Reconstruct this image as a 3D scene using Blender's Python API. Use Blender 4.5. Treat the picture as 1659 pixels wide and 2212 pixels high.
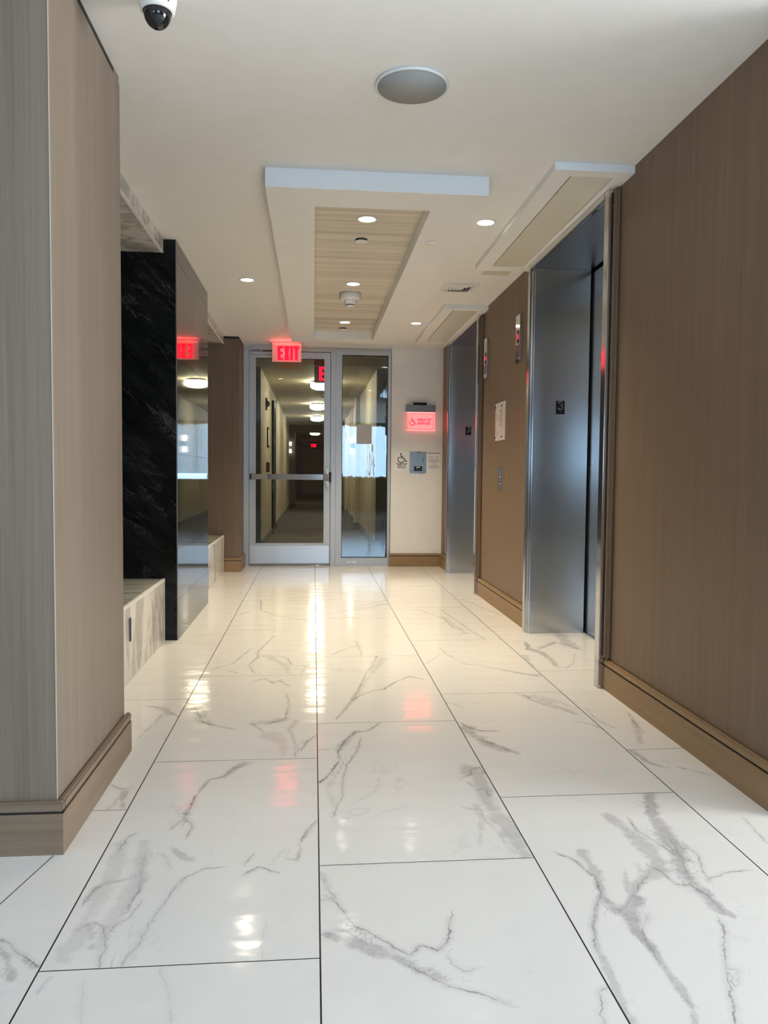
import bpy, bmesh, math, random
import numpy as np
from mathutils import Vector, Matrix

for o in list(bpy.data.objects):
    bpy.data.objects.remove(o)
SC = bpy.context.scene
COL = SC.collection
random.seed(4)

# ------------------------------------------------------------------ camera
cam_data = bpy.data.cameras.new('camera')
cam_data.sensor_fit = 'HORIZONTAL'
cam_data.sensor_width = 36.0
cam_data.lens = 36.0 * 1669.4 / 1659.0
cam_data.clip_start = 0.02
cam_data.clip_end = 200
CAM = bpy.data.objects.new('camera', cam_data)
COL.objects.link(CAM)
yaw, pitch, roll = 0.0912, 0.0501, -0.0091
fwd = Vector((math.sin(yaw) * math.cos(pitch), math.cos(yaw) * math.cos(pitch), -math.sin(pitch)))
rt = Vector((math.cos(yaw), -math.sin(yaw), 0))
dn = fwd.cross(rt)
r2 = math.cos(roll) * rt + math.sin(roll) * dn
d2 = -math.sin(roll) * rt + math.cos(roll) * dn
CAM.matrix_world = Matrix(((r2.x, -d2.x, -fwd.x, 0), (r2.y, -d2.y, -fwd.y, 0), (r2.z, -d2.z, -fwd.z, 1.0867), (0, 0, 0, 1)))
SC.camera = CAM

# ------------------------------------------------------------------ view, sky, daylight
SC.view_settings.view_transform = 'Standard'
SC.view_settings.look = 'None'
SC.view_settings.gamma = 1.0
SC.view_settings.use_curve_mapping = False
SC.view_settings.exposure = 0.76

world = bpy.data.worlds.new('world')
SC.world = world
world.use_nodes = True
bg = world.node_tree.nodes['Background']
bg.inputs['Color'].default_value = (0.62, 0.80, 1.0, 1)
bg.inputs['Strength'].default_value = 1.2


def area_light(name, loc, rot, sx, sy, power, color, spread=math.pi, shape='RECTANGLE'):
    d = bpy.data.lights.new(name, 'AREA')
    d.shape = shape
    d.size = sx
    d.size_y = sy
    d.energy = power
    d.color = color
    d.spread = spread
    o = bpy.data.objects.new(name, d)
    o.location = loc
    o.rotation_euler = rot
    COL.objects.link(o)
    return o


DAY = (0.45, 0.73, 1.0)
PI = math.pi
# daylight entering through the lobby windows behind and beside the camera
area_light('daylight_back', (2.1, -4.62, 1.72), (PI / 2, 0, 0), 2.8, 1.6, 108, DAY)
area_light('daylight_back', (-2.75, -4.62, 1.52), (PI / 2, 0, 0), 1.75, 1.2, 44, DAY)
area_light('daylight_side', (6.62, 0.55, 1.35), (PI / 2, 0, PI / 2), 3.0, 2.1, 345, (1.0, 0.975, 0.93))
WARM = (1.0, 0.84, 0.61)
DOWN_POWER = 7.3
LAMP_STRENGTH = 22.0

# ------------------------------------------------------------------ materials
MATS = {}


def nm(name):
    m = bpy.data.materials.new(name)
    m.use_nodes = True
    nt = m.node_tree
    return m, nt, nt.nodes['Principled BSDF']


def N(nt, typ, **kw):
    n = nt.nodes.new(typ)
    for k, v in kw.items():
        setattr(n, k, v)
    return n


def math_node(nt, op, a, b=None, c=None, clamp=False):
    n = nt.nodes.new('ShaderNodeMath')
    n.operation = op
    n.use_clamp = clamp
    for i, v in enumerate((a, b, c)):
        if v is None:
            continue
        if isinstance(v, (int, float)):
            n.inputs[i].default_value = v
        else:
            nt.links.new(v, n.inputs[i])
    return n.outputs[0]


def position(nt, scale=(1, 1, 1), loc=(0, 0, 0)):
    g = nt.nodes.new('ShaderNodeNewGeometry')
    mp = nt.nodes.new('ShaderNodeMapping')
    mp.inputs['Scale'].default_value = scale
    mp.inputs['Location'].default_value = loc
    nt.links.new(g.outputs['Position'], mp.inputs['Vector'])
    return mp.outputs[0]


def noise(nt, vec, scale, detail=3, rough=0.55, dist=0.0):
    n = nt.nodes.new('ShaderNodeTexNoise')
    n.inputs['Scale'].default_value = scale
    n.inputs['Detail'].default_value = detail
    n.inputs['Roughness'].default_value = rough
    n.inputs['Distortion'].default_value = dist
    nt.links.new(vec, n.inputs['Vector'])
    return n.outputs['Fac']


def ramp(nt, fac, stops):
    r = nt.nodes.new('ShaderNodeValToRGB')
    cr = r.color_ramp
    while len(cr.elements) < len(stops):
        cr.elements.new(0.5)
    for e, (p, c) in zip(cr.elements, stops):
        e.position = p
        e.color = (*c, 1) if len(c) == 3 else c
    nt.links.new(fac, r.inputs['Fac'])
    return r.outputs['Color']


def mix_col(nt, fac, a, b, blend='MIX'):
    n = nt.nodes.new('ShaderNodeMix')
    n.data_type = 'RGBA'
    n.blend_type = blend
    for s, v in ((n.inputs[0], fac), (n.inputs[6], a), (n.inputs[7], b)):
        if isinstance(v, (int, float)):
            s.default_value = v
        elif isinstance(v, tuple):
            s.default_value = (*v, 1)
        else:
            nt.links.new(v, s)
    return n.outputs[2]


def bump(nt, b, height, strength, distance):
    n = nt.nodes.new('ShaderNodeBump')
    n.inputs['Strength'].default_value = strength
    n.inputs['Distance'].default_value = distance
    nt.links.new(height, n.inputs['Height'])
    nt.links.new(n.outputs[0], b.inputs['Normal'])


def plain(name, col, rough=0.5, metal=0.0, mottled=0.06, scale=9.0, spec=0.5):
    """even colour with a faint mottle"""
    m, nt, b = nm(name)
    f = noise(nt, position(nt), scale, 3)
    lo = tuple(c * (1 - mottled) for c in col)
    hi = tuple(min(1, c * (1 + mottled)) for c in col)
    nt.links.new(ramp(nt, f, [(0.3, lo), (0.7, hi)]), b.inputs['Base Color'])
    b.inputs['Roughness'].default_value = rough
    b.inputs['Metallic'].default_value = metal
    b.inputs['Specular IOR Level'].default_value = spec
    return m


def emit(name, col, strength, base=(0.8, 0.8, 0.8)):
    m, nt, b = nm(name)
    b.inputs['Base Color'].default_value = (*base, 1)
    b.inputs['Emission Color'].default_value = (*col, 1)
    b.inputs['Emission Strength'].default_value = strength
    b.inputs['Roughness'].default_value = 0.35
    return m


def wood(name, dark, mid, light, axis='z', rough=0.5, fine=150, spec=0.3, broad=14):
    """straight-grained veneer; the grain runs along one axis"""
    m, nt, b = nm(name)
    s = {'z': (1, 1, 0.012), 'y': (1, 0.02, 1), 'x': (0.02, 1, 1)}[axis]
    v = position(nt, s)
    f1 = noise(nt, v, fine, 4, 0.6)
    f2 = noise(nt, v, broad, 2, 0.5)
    f = math_node(nt, 'ADD', math_node(nt, 'MULTIPLY', f1, 0.6), math_node(nt, 'MULTIPLY', f2, 0.4))
    nt.links.new(ramp(nt, f, [(0.32, dark), (0.5, mid), (0.68, light)]), b.inputs['Base Color'])
    b.inputs['Roughness'].default_value = rough
    b.inputs['Specular IOR Level'].default_value = spec
    bump(nt, b, f1, 0.12, 0.001)
    return m


def brushed(name, col, rough, waves=0.0, axis='y', metal=1.0, aniso=0.0):
    """brushed steel; faint sheet waviness"""
    m, nt, b = nm(name)
    s = {'y': (0.05, 1, 3), 'z': (1, 1, 0.02), 'x': (0.02, 1, 1)}[axis]
    f = noise(nt, position(nt, s), 180, 3, 0.6)
    lo = tuple(c * 0.93 for c in col)
    hi = tuple(min(1, c * 1.06) for c in col)
    nt.links.new(ramp(nt, f, [(0.3, lo), (0.7, hi)]), b.inputs['Base Color'])
    b.inputs['Metallic'].default_value = metal
    b.inputs['Roughness'].default_value = rough
    if aniso:
        g = nt.nodes.new('ShaderNodeNewGeometry')
        cr = nt.nodes.new('ShaderNodeVectorMath')
        cr.operation = 'CROSS_PRODUCT'
        cr.inputs[1].default_value = (0.02, 0.02, 1)
        nt.links.new(g.outputs['True Normal'], cr.inputs[0])
        nt.links.new(cr.outputs[0], b.inputs['Tangent'])
        b.inputs['Anisotropic'].default_value = aniso
    if waves:
        w = noise(nt, position(nt, (1, 1, 1)), 2.2, 1, 0.4)
        bump(nt, b, w, waves, 0.02)
    return m


def marble_streak(name, base, vein, axis_scale, scale=6, rough=0.18, thr=(0.5, 0.62), tint=None):
    """bookmatched slab stone with long slanted streaks"""
    m, nt, b = nm(name)
    v = position(nt, axis_scale)
    wob = noise(nt, v, 1.3, 3)
    mp = nt.nodes.new('ShaderNodeVectorMath')
    mp.operation = 'MULTIPLY_ADD'
    mp.inputs[1].default_value = (1, 1, 1)
    nt.links.new(v, mp.inputs[0])
    cmb = nt.nodes.new('ShaderNodeCombineXYZ')
    for i in range(3):
        nt.links.new(wob, cmb.inputs[i])
    nt.links.new(cmb.outputs[0], mp.inputs[2])
    f = noise(nt, mp.outputs[0], scale, 5, 0.62, 0.4)
    r1 = ramp(nt, f, [(0.36, base), (thr[0], base), (thr[1], vein), (0.72, tuple(c * 0.8 + 0.1 * a for c, a in zip(vein, base)))])
    f2 = noise(nt, v, 2.5, 3)
    col = mix_col(nt, math_node(nt, 'MULTIPLY', f2, 0.35), r1, tint or vein)
    nt.links.new(col, b.inputs['Base Color'])
    b.inputs['Roughness'].default_value = rough
    return m


def black_marble(name):
    m, nt, b = nm(name)
    g = nt.nodes.new('ShaderNodeNewGeometry')
    vr = nt.nodes.new('ShaderNodeVectorRotate')
    vr.rotation_type = 'Y_AXIS'
    vr.inputs['Angle'].default_value = math.radians(-42)
    nt.links.new(g.outputs['Position'], vr.inputs['Vector'])
    mp = nt.nodes.new('ShaderNodeMapping')
    mp.inputs['Scale'].default_value = (0.55, 1.0, 2.2)
    nt.links.new(vr.outputs[0], mp.inputs['Vector'])
    p = mp.outputs[0]
    n1 = noise(nt, p, 2.4, 8, 0.72, 0.5)
    ridge = math_node(nt, 'ABSOLUTE', math_node(nt, 'SUBTRACT', n1, 0.5))
    v1 = math_node(nt, 'SUBTRACT', 1.0, math_node(nt, 'DIVIDE', ridge, 0.012), clamp=True)
    msk = math_node(nt, 'MULTIPLY', math_node(nt, 'SUBTRACT', noise(nt, p, 3.1, 2), 0.47), 6.0, clamp=True)
    v1 = math_node(nt, 'MULTIPLY', math_node(nt, 'MULTIPLY', v1, msk), noise(nt, p, 45, 4, 0.7))
    n2 = noise(nt, p, 6.0, 8, 0.75, 0.6)
    v2 = math_node(nt, 'SUBTRACT', 1.0, math_node(nt, 'DIVIDE', math_node(nt, 'ABSOLUTE', math_node(nt, 'SUBTRACT', n2, 0.5)), 0.010), clamp=True)
    v2 = math_node(nt, 'MULTIPLY', math_node(nt, 'MULTIPLY', v2, 0.35), math_node(nt, 'MULTIPLY', math_node(nt, 'SUBTRACT', noise(nt, p, 5, 2), 0.5), 5.0, clamp=True))
    v = math_node(nt, 'ADD', v1, v2, clamp=True)
    cloud = ramp(nt, noise(nt, p, 4, 5, 0.7), [(0.35, (0.004, 0.004, 0.004)), (0.75, (0.018, 0.019, 0.018))])
    nt.links.new(mix_col(nt, v, cloud, (0.19, 0.19, 0.18)), b.inputs['Base Color'])
    b.inputs['Roughness'].default_value = 0.035
    b.inputs['IOR'].default_value = 1.52
    return m


def tile_marble(name):
    """white polished porcelain: vein strokes stored on the mesh, plus faint veins of its own in every tile"""
    m, nt, b = nm(name)
    p = position(nt)

    def attr(a):
        n = nt.nodes.new('ShaderNodeAttribute')
        n.attribute_name = a
        return n.outputs['Fac']
    band, bstr, sd, ud, lw, lstr, tid = (attr(a) for a in ('band', 'band_strength', 'line', 'line_far', 'line_width', 'line_strength', 'tile_id'))
    off = nt.nodes.new('ShaderNodeCombineXYZ')
    nt.links.new(math_node(nt, 'MULTIPLY', tid, 3.71), off.inputs[0])
    nt.links.new(math_node(nt, 'MULTIPLY', tid, 1.93), off.inputs[1])
    nt.links.new(math_node(nt, 'MULTIPLY', tid, 7.3), off.inputs[2])
    va = nt.nodes.new('ShaderNodeVectorMath')
    va.operation = 'ADD'
    nt.links.new(p, va.inputs[0])
    nt.links.new(off.outputs[0], va.inputs[1])
    q = va.outputs[0]
    n_big = noise(nt, q, 26, 4, 0.6)
    n_fine = noise(nt, q, 110, 4, 0.65)
    # broad grey bands with ragged edges
    F = math_node(nt, 'ADD', band, math_node(nt, 'MULTIPLY', math_node(nt, 'SUBTRACT', n_big, 0.5), 1.5))
    F = math_node(nt, 'ADD', F, math_node(nt, 'MULTIPLY', math_node(nt, 'SUBTRACT', n_fine, 0.5), 0.9))
    F = math_node(nt, 'ADD', F, math_node(nt, 'MULTIPLY', math_node(nt, 'SUBTRACT', noise(nt, q, 8.5, 2, 0.5), 0.5), 2.0))
    zone = math_node(nt, 'MULTIPLY', math_node(nt, 'ADD', band, 0.95), 0.9, clamp=True)
    hair = math_node(nt, 'SUBTRACT', 1.0, math_node(nt, 'DIVIDE', math_node(nt, 'ABSOLUTE', math_node(nt, 'SUBTRACT', noise(nt, q, 13, 8, 0.72, 0.6), 0.5)), 0.022), clamp=True)
    hair = math_node(nt, 'MULTIPLY', math_node(nt, 'MULTIPLY', hair, zone), math_node(nt, 'MULTIPLY', bstr, math_node(nt, 'MULTIPLY', math_node(nt, 'SUBTRACT', noise(nt, q, 11, 2), 0.42), 3.0, clamp=True)), clamp=True)
    bm_ = math_node(nt, 'MULTIPLY', F, 1.7, clamp=True)
    tex = math_node(nt, 'ADD', 0.05, math_node(nt, 'MULTIPLY', math_node(nt, 'ADD', n_fine, n_big), 0.85))
    bm_ = math_node(nt, 'MULTIPLY', math_node(nt, 'MULTIPLY', bm_, bstr), tex, clamp=True)
    rim = math_node(nt, 'SUBTRACT', 1.0, math_node(nt, 'DIVIDE', math_node(nt, 'ABSOLUTE', math_node(nt, 'SUBTRACT', F, 0.08)), 0.10), clamp=True)
    rim = math_node(nt, 'MULTIPLY', math_node(nt, 'MULTIPLY', rim, bstr), math_node(nt, 'MULTIPLY', math_node(nt, 'SUBTRACT', noise(nt, q, 14, 2), 0.47), 3.0, clamp=True))
    # thin crack lines
    s = math_node(nt, 'ADD', sd, math_node(nt, 'MULTIPLY', math_node(nt, 'SUBTRACT', noise(nt, q, 34, 8, 0.78), 0.5), 0.036))
    L = math_node(nt, 'SUBTRACT', 1.0, math_node(nt, 'DIVIDE', math_node(nt, 'ABSOLUTE', s), math_node(nt, 'MULTIPLY', lw, math_node(nt, 'ADD', 0.35, math_node(nt, 'MULTIPLY', noise(nt, q, 22, 3), 1.5)))), clamp=True)
    near = math_node(nt, 'MULTIPLY', math_node(nt, 'SUBTRACT', 0.028, ud), 160.0, clamp=True)
    halo = math_node(nt, 'MULTIPLY', math_node(nt, 'SUBTRACT', 1.0, math_node(nt, 'DIVIDE', math_node(nt, 'ABSOLUTE', s), 0.016), clamp=True), 0.22)
    L = math_node(nt, 'ADD', math_node(nt, 'MULTIPLY', L, math_node(nt, 'MULTIPLY', math_node(nt, 'SUBTRACT', noise(nt, q, 17, 3), 0.3), 3.0, clamp=True)), halo)
    L = math_node(nt, 'MULTIPLY', math_node(nt, 'MULTIPLY', L, near), lstr, clamp=True)
    # faint veins everywhere
    r = math_node(nt, 'ABSOLUTE', math_node(nt, 'SUBTRACT', noise(nt, q, 1.6, 6, 0.62, 0.8), 0.5))
    G = math_node(nt, 'SUBTRACT', 1.0, math_node(nt, 'DIVIDE', r, 0.012), clamp=True)
    gm = math_node(nt, 'MULTIPLY', math_node(nt, 'SUBTRACT', noise(nt, q, 2.4, 3), 0.52), 5.0, clamp=True)
    G = math_node(nt, 'MULTIPLY', math_node(nt, 'MULTIPLY', G, gm), 0.30)
    cl = math_node(nt, 'MULTIPLY', math_node(nt, 'SUBTRACT', noise(nt, q, 3.2, 4, 0.6), 0.5), 0.5, clamp=True)
    base = mix_col(nt, cl, (0.75, 0.74, 0.715), (0.60, 0.595, 0.58))
    c = mix_col(nt, G, base, (0.30, 0.29, 0.29))
    c = mix_col(nt, bm_, c, (0.38, 0.37, 0.37))
    c = mix_col(nt, math_node(nt, 'MULTIPLY', rim, 0.6, clamp=True), c, (0.2, 0.19, 0.19))
    c = mix_col(nt, math_node(nt, 'MULTIPLY', hair, 0.75), c, (0.2, 0.195, 0.195))
    c = mix_col(nt, L, c, (0.16, 0.155, 0.16))
    nt.links.new(c, b.inputs['Base Color'])
    b.inputs['Roughness'].default_value = 0.095
    b.inputs['IOR'].default_value = 1.46
    wv = noise(nt, position(nt, (0.45, 1.0, 1)), 10, 2, 0.4)
    bump(nt, b, wv, 0.9, 0.0022)
    return m


def thin_glass(name, tint=(0.93, 0.95, 0.94), refl=1.0, wave=0.0):
    m = bpy.data.materials.new(name)
    m.use_nodes = True
    nt = m.node_tree
    nt.nodes.clear()
    out = nt.nodes.new('ShaderNodeOutputMaterial')
    tr = nt.nodes.new('ShaderNodeBsdfTransparent')
    tr.inputs[0].default_value = (*tint, 1)
    gl = nt.nodes.new('ShaderNodeBsdfGlossy')
    gl.inputs['Roughness'].default_value = 0.0
    gl.inputs['Color'].default_value = (1, 1, 1, 1)
    fr = nt.nodes.new('ShaderNodeFresnel')
    fr.inputs['IOR'].default_value = 1.52
    mx = nt.nodes.new('ShaderNodeMixShader')
    nt.links.new(math_node(nt, 'MULTIPLY', fr.outputs[0], refl, clamp=True), mx.inputs[0])
    nt.links.new(tr.outputs[0], mx.inputs[1])
    nt.links.new(gl.outputs[0], mx.inputs[2])
    nt.links.new(mx.outputs[0], out.inputs[0])
    if wave:
        bp = nt.nodes.new('ShaderNodeBump')
        bp.inputs['Strength'].default_value = wave
        bp.inputs['Distance'].default_value = 0.01
        nt.links.new(noise(nt, position(nt, (3, 1, 0.6)), 5, 2), bp.inputs['Height'])
        nt.links.new(bp.outputs[0], gl.inputs['Normal'])
    return m


M_TILE = tile_marble('white_marble_tile')
M_GROUT = plain('dark_grout', (0.05, 0.035, 0.035), 0.7)
M_WHITE = plain('white_ceiling_paint', (0.85, 0.845, 0.825), 0.6, mottled=0.015)
M_WALL = plain('white_wall_paint', (0.84, 0.83, 0.80), 0.55, mottled=0.02)
M_WOOD_R = wood('brown_wood_veneer', (0.172, 0.114, 0.072), (0.20, 0.136, 0.087), (0.232, 0.162, 0.106))
M_WOOD_L = wood('grey_brown_wood_veneer', (0.170, 0.131, 0.098), (0.205, 0.161, 0.122), (0.238, 0.190, 0.146))
M_BASE = wood('oak_skirting', (0.26, 0.165, 0.085), (0.30, 0.195, 0.105), (0.34, 0.225, 0.125), axis='y', fine=90)
M_BASE_X = wood('oak_skirting_across', (0.26, 0.165, 0.085), (0.30, 0.195, 0.105), (0.34, 0.225, 0.125), axis='x', fine=90)
M_BASE_L = wood('grey_oak_skirting', (0.175, 0.125, 0.083), (0.205, 0.150, 0.102), (0.235, 0.175, 0.122), axis='y', fine=90)
M_BASE_LX = wood('grey_oak_skirting_across', (0.175, 0.125, 0.083), (0.205, 0.150, 0.102), (0.235, 0.175, 0.122), axis='x', fine=90)
M_BLACK = plain('matt_black', (0.008, 0.008, 0.008), 0.6)
M_DARKGAP = plain('dark_gap', (0.012, 0.010, 0.009), 0.9)
M_STEEL = brushed('brushed_steel', (0.52, 0.53, 0.54), 0.24, 0.14, aniso=0.8)
M_STEEL_B = brushed('polished_steel_frame', (0.62, 0.62, 0.62), 0.12, 0.03, axis='z')
M_STEEL_P = brushed('polished_plate', (0.66, 0.65, 0.64), 0.06, 0.0, axis='z')
M_ALU = brushed('satin_aluminium', (0.50, 0.50, 0.49), 0.42, 0.0, axis='z', metal=0.55)
M_KICK = brushed('kick_plate_metal', (0.60, 0.62, 0.64), 0.30, 0.02, axis='x', metal=0.7)
M_BMARBLE = black_marble('black_marble')
M_BMARBLE_S = black_marble('black_marble_honed')
M_BMARBLE_S.node_tree.nodes['Principled BSDF'].inputs['Specular IOR Level'].default_value = 0.15
M_BMARBLE_S.node_tree.nodes['Principled BSDF'].inputs['Roughness'].default_value = 0.2
M_LEDGE = marble_streak('white_grey_marble', (0.78, 0.76, 0.71), (0.40, 0.38, 0.35), (1, 1.5, 0.45), 4.2, tint=(0.66, 0.64, 0.6))
M_LEDGE_TOP = marble_streak('grey_green_marble', (0.50, 0.51, 0.46), (0.24, 0.25, 0.22), (0.35, 2.2, 1), 5.5, tint=(0.42, 0.43, 0.39))
M_HOOD = marble_streak('white_grey_marble_hood', (0.76, 0.74, 0.70), (0.44, 0.42, 0.39), (1.3, 1.9, 1.2), 3.4, tint=(0.60, 0.58, 0.55), thr=(0.47, 0.55))
M_TRAYWOOD = wood('pale_washed_panel', (0.46, 0.41, 0.345), (0.66, 0.605, 0.52), (0.79, 0.735, 0.64), axis='x', fine=22, rough=0.7, broad=6)
M_CREAM = plain('glossy_cream_panel', (0.80, 0.765, 0.65), 0.12, mottled=0.01)
M_PLASTIC = plain('white_plastic', (0.78, 0.77, 0.74), 0.4, mottled=0.02)
M_GRILLE = plain('grey_speaker_mesh', (0.36, 0.38, 0.38), 0.6, mottled=0.12, scale=260)
M_SIGN = plain('sign_white', (0.88, 0.87, 0.85), 0.35, mottled=0.01)
M_PAPER = plain('paper_grey', (0.62, 0.60, 0.58), 0.7, mottled=0.02)
M_BLUEGREY = plain('blue_grey_steel', (0.30, 0.40, 0.48), 0.35, metal=0.3, mottled=0.08, scale=60)
M_GREYBOX = plain('grey_housing', (0.22, 0.22, 0.22), 0.4, metal=0.4)
M_INK = plain('black_ink', (0.008, 0.008, 0.008), 0.5, spec=0.2)
M_NUM = plain('bright_white_enamel', (0.95, 0.95, 0.94), 0.4, mottled=0.005)
M_HIGHLIGHT = plain('pale_corner_highlight', (0.46, 0.41, 0.35), 0.4)
M_INKGREY = plain('grey_ink', (0.16, 0.155, 0.15), 0.6)
M_GLASS = thin_glass('clear_glass', wave=0.055)
M_GLASS_W = thin_glass('window_glass', (0.97, 0.98, 1.0))
M_CARPET = plain('brown_carpet', (0.105, 0.088, 0.072), 0.95, mottled=0.35, scale=55, spec=0.1)
M_CORR = plain('beige_wall_paint', (0.63, 0.58, 0.46), 0.6, mottled=0.02)
M_CORRC = plain('corridor_ceiling_paint', (0.62, 0.575, 0.44), 0.7, mottled=0.02)
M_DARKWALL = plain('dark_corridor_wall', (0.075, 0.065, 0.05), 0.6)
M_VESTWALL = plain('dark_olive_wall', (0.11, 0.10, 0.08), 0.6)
M_BROWNDOOR = wood('brown_door', (0.36, 0.26, 0.18), (0.42, 0.31, 0.215), (0.48, 0.36, 0.25))
M_RED = emit('red_glow', (1.0, 0.0, 0.012), 2.6, (0.5, 0, 0))
M_RED_DIM = emit('red_sign_ink', (1.0, 0.0, 0.04), 1.6, (0.4, 0, 0))
M_LENS = emit('downlight_lens', (1.0, 0.93, 0.78), 9.0)
M_BOWL = emit('lamp_bowl_glass', (1.0, 0.89, 0.63), LAMP_STRENGTH)
M_SCONCE = emit('sconce_glass', (1.0, 0.95, 0.85), 5.0)
M_ALARM = plain('alarm_red', (0.09, 0.02, 0.03), 0.5)
M_DOME = plain('smoked_dome', (0.012, 0.012, 0.014), 0.04, mottled=0.01)
M_BRASS = brushed('bronze_lever', (0.40, 0.32, 0.22), 0.28, 0.0, axis='z')
M_BLUEEDGE = plain('blue_cut_edge', (0.11, 0.115, 0.13), 0.85, spec=0.1)


def acrylic(name, tint, glow, glow_strength, alpha):
    """edge-lit clear sheet: mostly clear, faintly lit through its body by the lamp in its housing"""
    m = bpy.data.materials.new(name)
    m.use_nodes = True
    nt = m.node_tree
    nt.nodes.clear()
    out = nt.nodes.new('ShaderNodeOutputMaterial')
    tr = nt.nodes.new('ShaderNodeBsdfTransparent')
    tr.inputs[0].default_value = (0.97, 0.95, 0.95, 1)
    df = nt.nodes.new('ShaderNodeBsdfPrincipled')
    df.inputs['Base Color'].default_value = (*tint, 1)
    df.inputs['Roughness'].default_value = 0.15
    df.inputs['Emission Color'].default_value = (*glow, 1)
    df.inputs['Emission Strength'].default_value = glow_strength
    mx = nt.nodes.new('ShaderNodeMixShader')
    mx.inputs[0].default_value = alpha
    nt.links.new(tr.outputs[0], mx.inputs[1])
    nt.links.new(df.outputs[0], mx.inputs[2])
    nt.links.new(mx.outputs[0], out.inputs[0])
    return m


M_ACRYL = acrylic('frosted_acrylic', (0.80, 0.68, 0.64), (1.0, 0.12, 0.12), 0.12, 0.72)
M_ACRYL_R = acrylic('red_lit_acrylic', (0.9, 0.5, 0.5), (1.0, 0.10, 0.12), 0.36, 0.85)
M_ACRYL_D = acrylic('unlit_mirror_acrylic', (0.09, 0.075, 0.075), (1.0, 0.1, 0.1), 0.008, 0.93)
M_ACRYL_C = acrylic('clear_acrylic', (0.8, 0.8, 0.78), (1, 1, 1), 0.0, 0.12)
M_REDEDGE = emit('red_edge_light', (1.0, 0.22, 0.20), 1.1)

# ------------------------------------------------------------------ mesh helpers
def box(bm, x0, x1, y0, y1, z0, z1, bev=0.0, mi=0):
    r = bmesh.ops.create_cube(bm, size=1.0)
    vs = r['verts']
    for v in vs:
        v.co = Vector((x0 + (v.co.x + .5) * (x1 - x0), y0 + (v.co.y + .5) * (y1 - y0), z0 + (v.co.z + .5) * (z1 - z0)))
    fs = set(f for v in vs for f in v.link_faces)
    for f in fs:
        f.material_index = mi
    if bev > 0:
        es = list(set(e for v in vs for e in v.link_edges))
        bmesh.ops.bevel(bm, geom=es, offset=bev, segments=2, affect='EDGES', clamp_overlap=True)
    return vs


def lathe(bm, prof, c=(0, 0, 0), seg=32, mi=0, caps=True):
    """profile of (radius, z) turned about a vertical axis through c"""
    rings = []
    for r, z in prof:
        if r < 1e-6:
            rings.append([bm.verts.new((c[0], c[1], c[2] + z))])
        else:
            rings.append([bm.verts.new((c[0] + r * math.cos(2 * PI * k / seg), c[1] + r * math.sin(2 * PI * k / seg), c[2] + z)) for k in range(seg)])
    for a, b in zip(rings[:-1], rings[1:]):
        for k in range(seg):
            k2 = (k + 1) % seg
            if len(a) == 1 and len(b) == 1:
                continue
            if len(a) == 1:
                f = bm.faces.new((a[0], b[k], b[k2]))
            elif len(b) == 1:
                f = bm.faces.new((a[k], a[k2], b[0]))
            else:
                f = bm.faces.new((a[k], a[k2], b[k2], b[k]))
            f.material_index = mi
            f.smooth = True
    if caps:
        for r in (rings[0], rings[-1]):
            if len(r) > 2:
                bm.faces.new(r).material_index = mi
    bmesh.ops.recalc_face_normals(bm, faces=bm.faces[:])


def prism(bm, pts, axis, a0, a1, mi=0):
    """extrude a closed outline; axis names the extrusion axis, pts are the two other coordinates in xyz order"""
    def mk(p, a):
        if axis == 'x':
            return (a, p[0], p[1])
        if axis == 'y':
            return (p[0], a, p[1])
        return (p[0], p[1], a)
    va = [bm.verts.new(mk(p, a0)) for p in pts]
    vb = [bm.verts.new(mk(p, a1)) for p in pts]
    n = len(pts)
    fs = [bm.faces.new(va), bm.faces.new(vb)]
    for i in range(n):
        fs.append(bm.faces.new((va[i], va[(i + 1) % n], vb[(i + 1) % n], vb[i])))
    for f in fs:
        f.material_index = mi
    bmesh.ops.recalc_face_normals(bm, faces=fs)


def tube(bm, pts, r, seg=10, mi=0):
    pts = [Vector(p) for p in pts]
    prev = None
    rings = []
    for i, p in enumerate(pts):
        t = (pts[min(i + 1, len(pts) - 1)] - pts[max(i - 1, 0)]).normalized()
        up = Vector((0, 0, 1)) if abs(t.z) < 0.9 else Vector((0, 1, 0))
        a = t.cross(up).normalized()
        b = t.cross(a)
        rings.append([bm.verts.new(p + (a * math.cos(2 * PI * k / seg) + b * math.sin(2 * PI * k / seg)) * r) for k in range(seg)])
    for A_, B_ in zip(rings[:-1], rings[1:]):
        for k in range(seg):
            f = bm.faces.new((A_[k], A_[(k + 1) % seg], B_[(k + 1) % seg], B_[k]))
            f.smooth = True
            f.material_index = mi
    bm.faces.new(rings[0]).material_index = mi
    bm.faces.new(rings[-1]).material_index = mi
    bmesh.ops.recalc_face_normals(bm, faces=bm.faces[:])


def strokes(bm, lines, w, frame, th=0.001, cap=True):
    """pen strokes of width w on a plane; frame = (origin, u, v, n)"""
    o, u, v, n = (Vector(a) for a in frame)
    for ln in lines:
        for (x0, y0), (x1, y1) in zip(ln[:-1], ln[1:]):
            d = Vector((x1 - x0, y1 - y0))
            if d.length < 1e-9:
                continue
            p = Vector((-d.y, d.x)).normalized() * w / 2
            quad = [(x0 + p.x, y0 + p.y), (x1 + p.x, y1 + p.y), (x1 - p.x, y1 - p.y), (x0 - p.x, y0 - p.y)]
            poly(bm, quad, (o, u, v, n), th)
        if cap:
            for x, y in ln:
                poly(bm, [(x + w / 2 * math.cos(k * PI / 5), y + w / 2 * math.sin(k * PI / 5)) for k in range(10)], (o, u, v, n), th)


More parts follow.
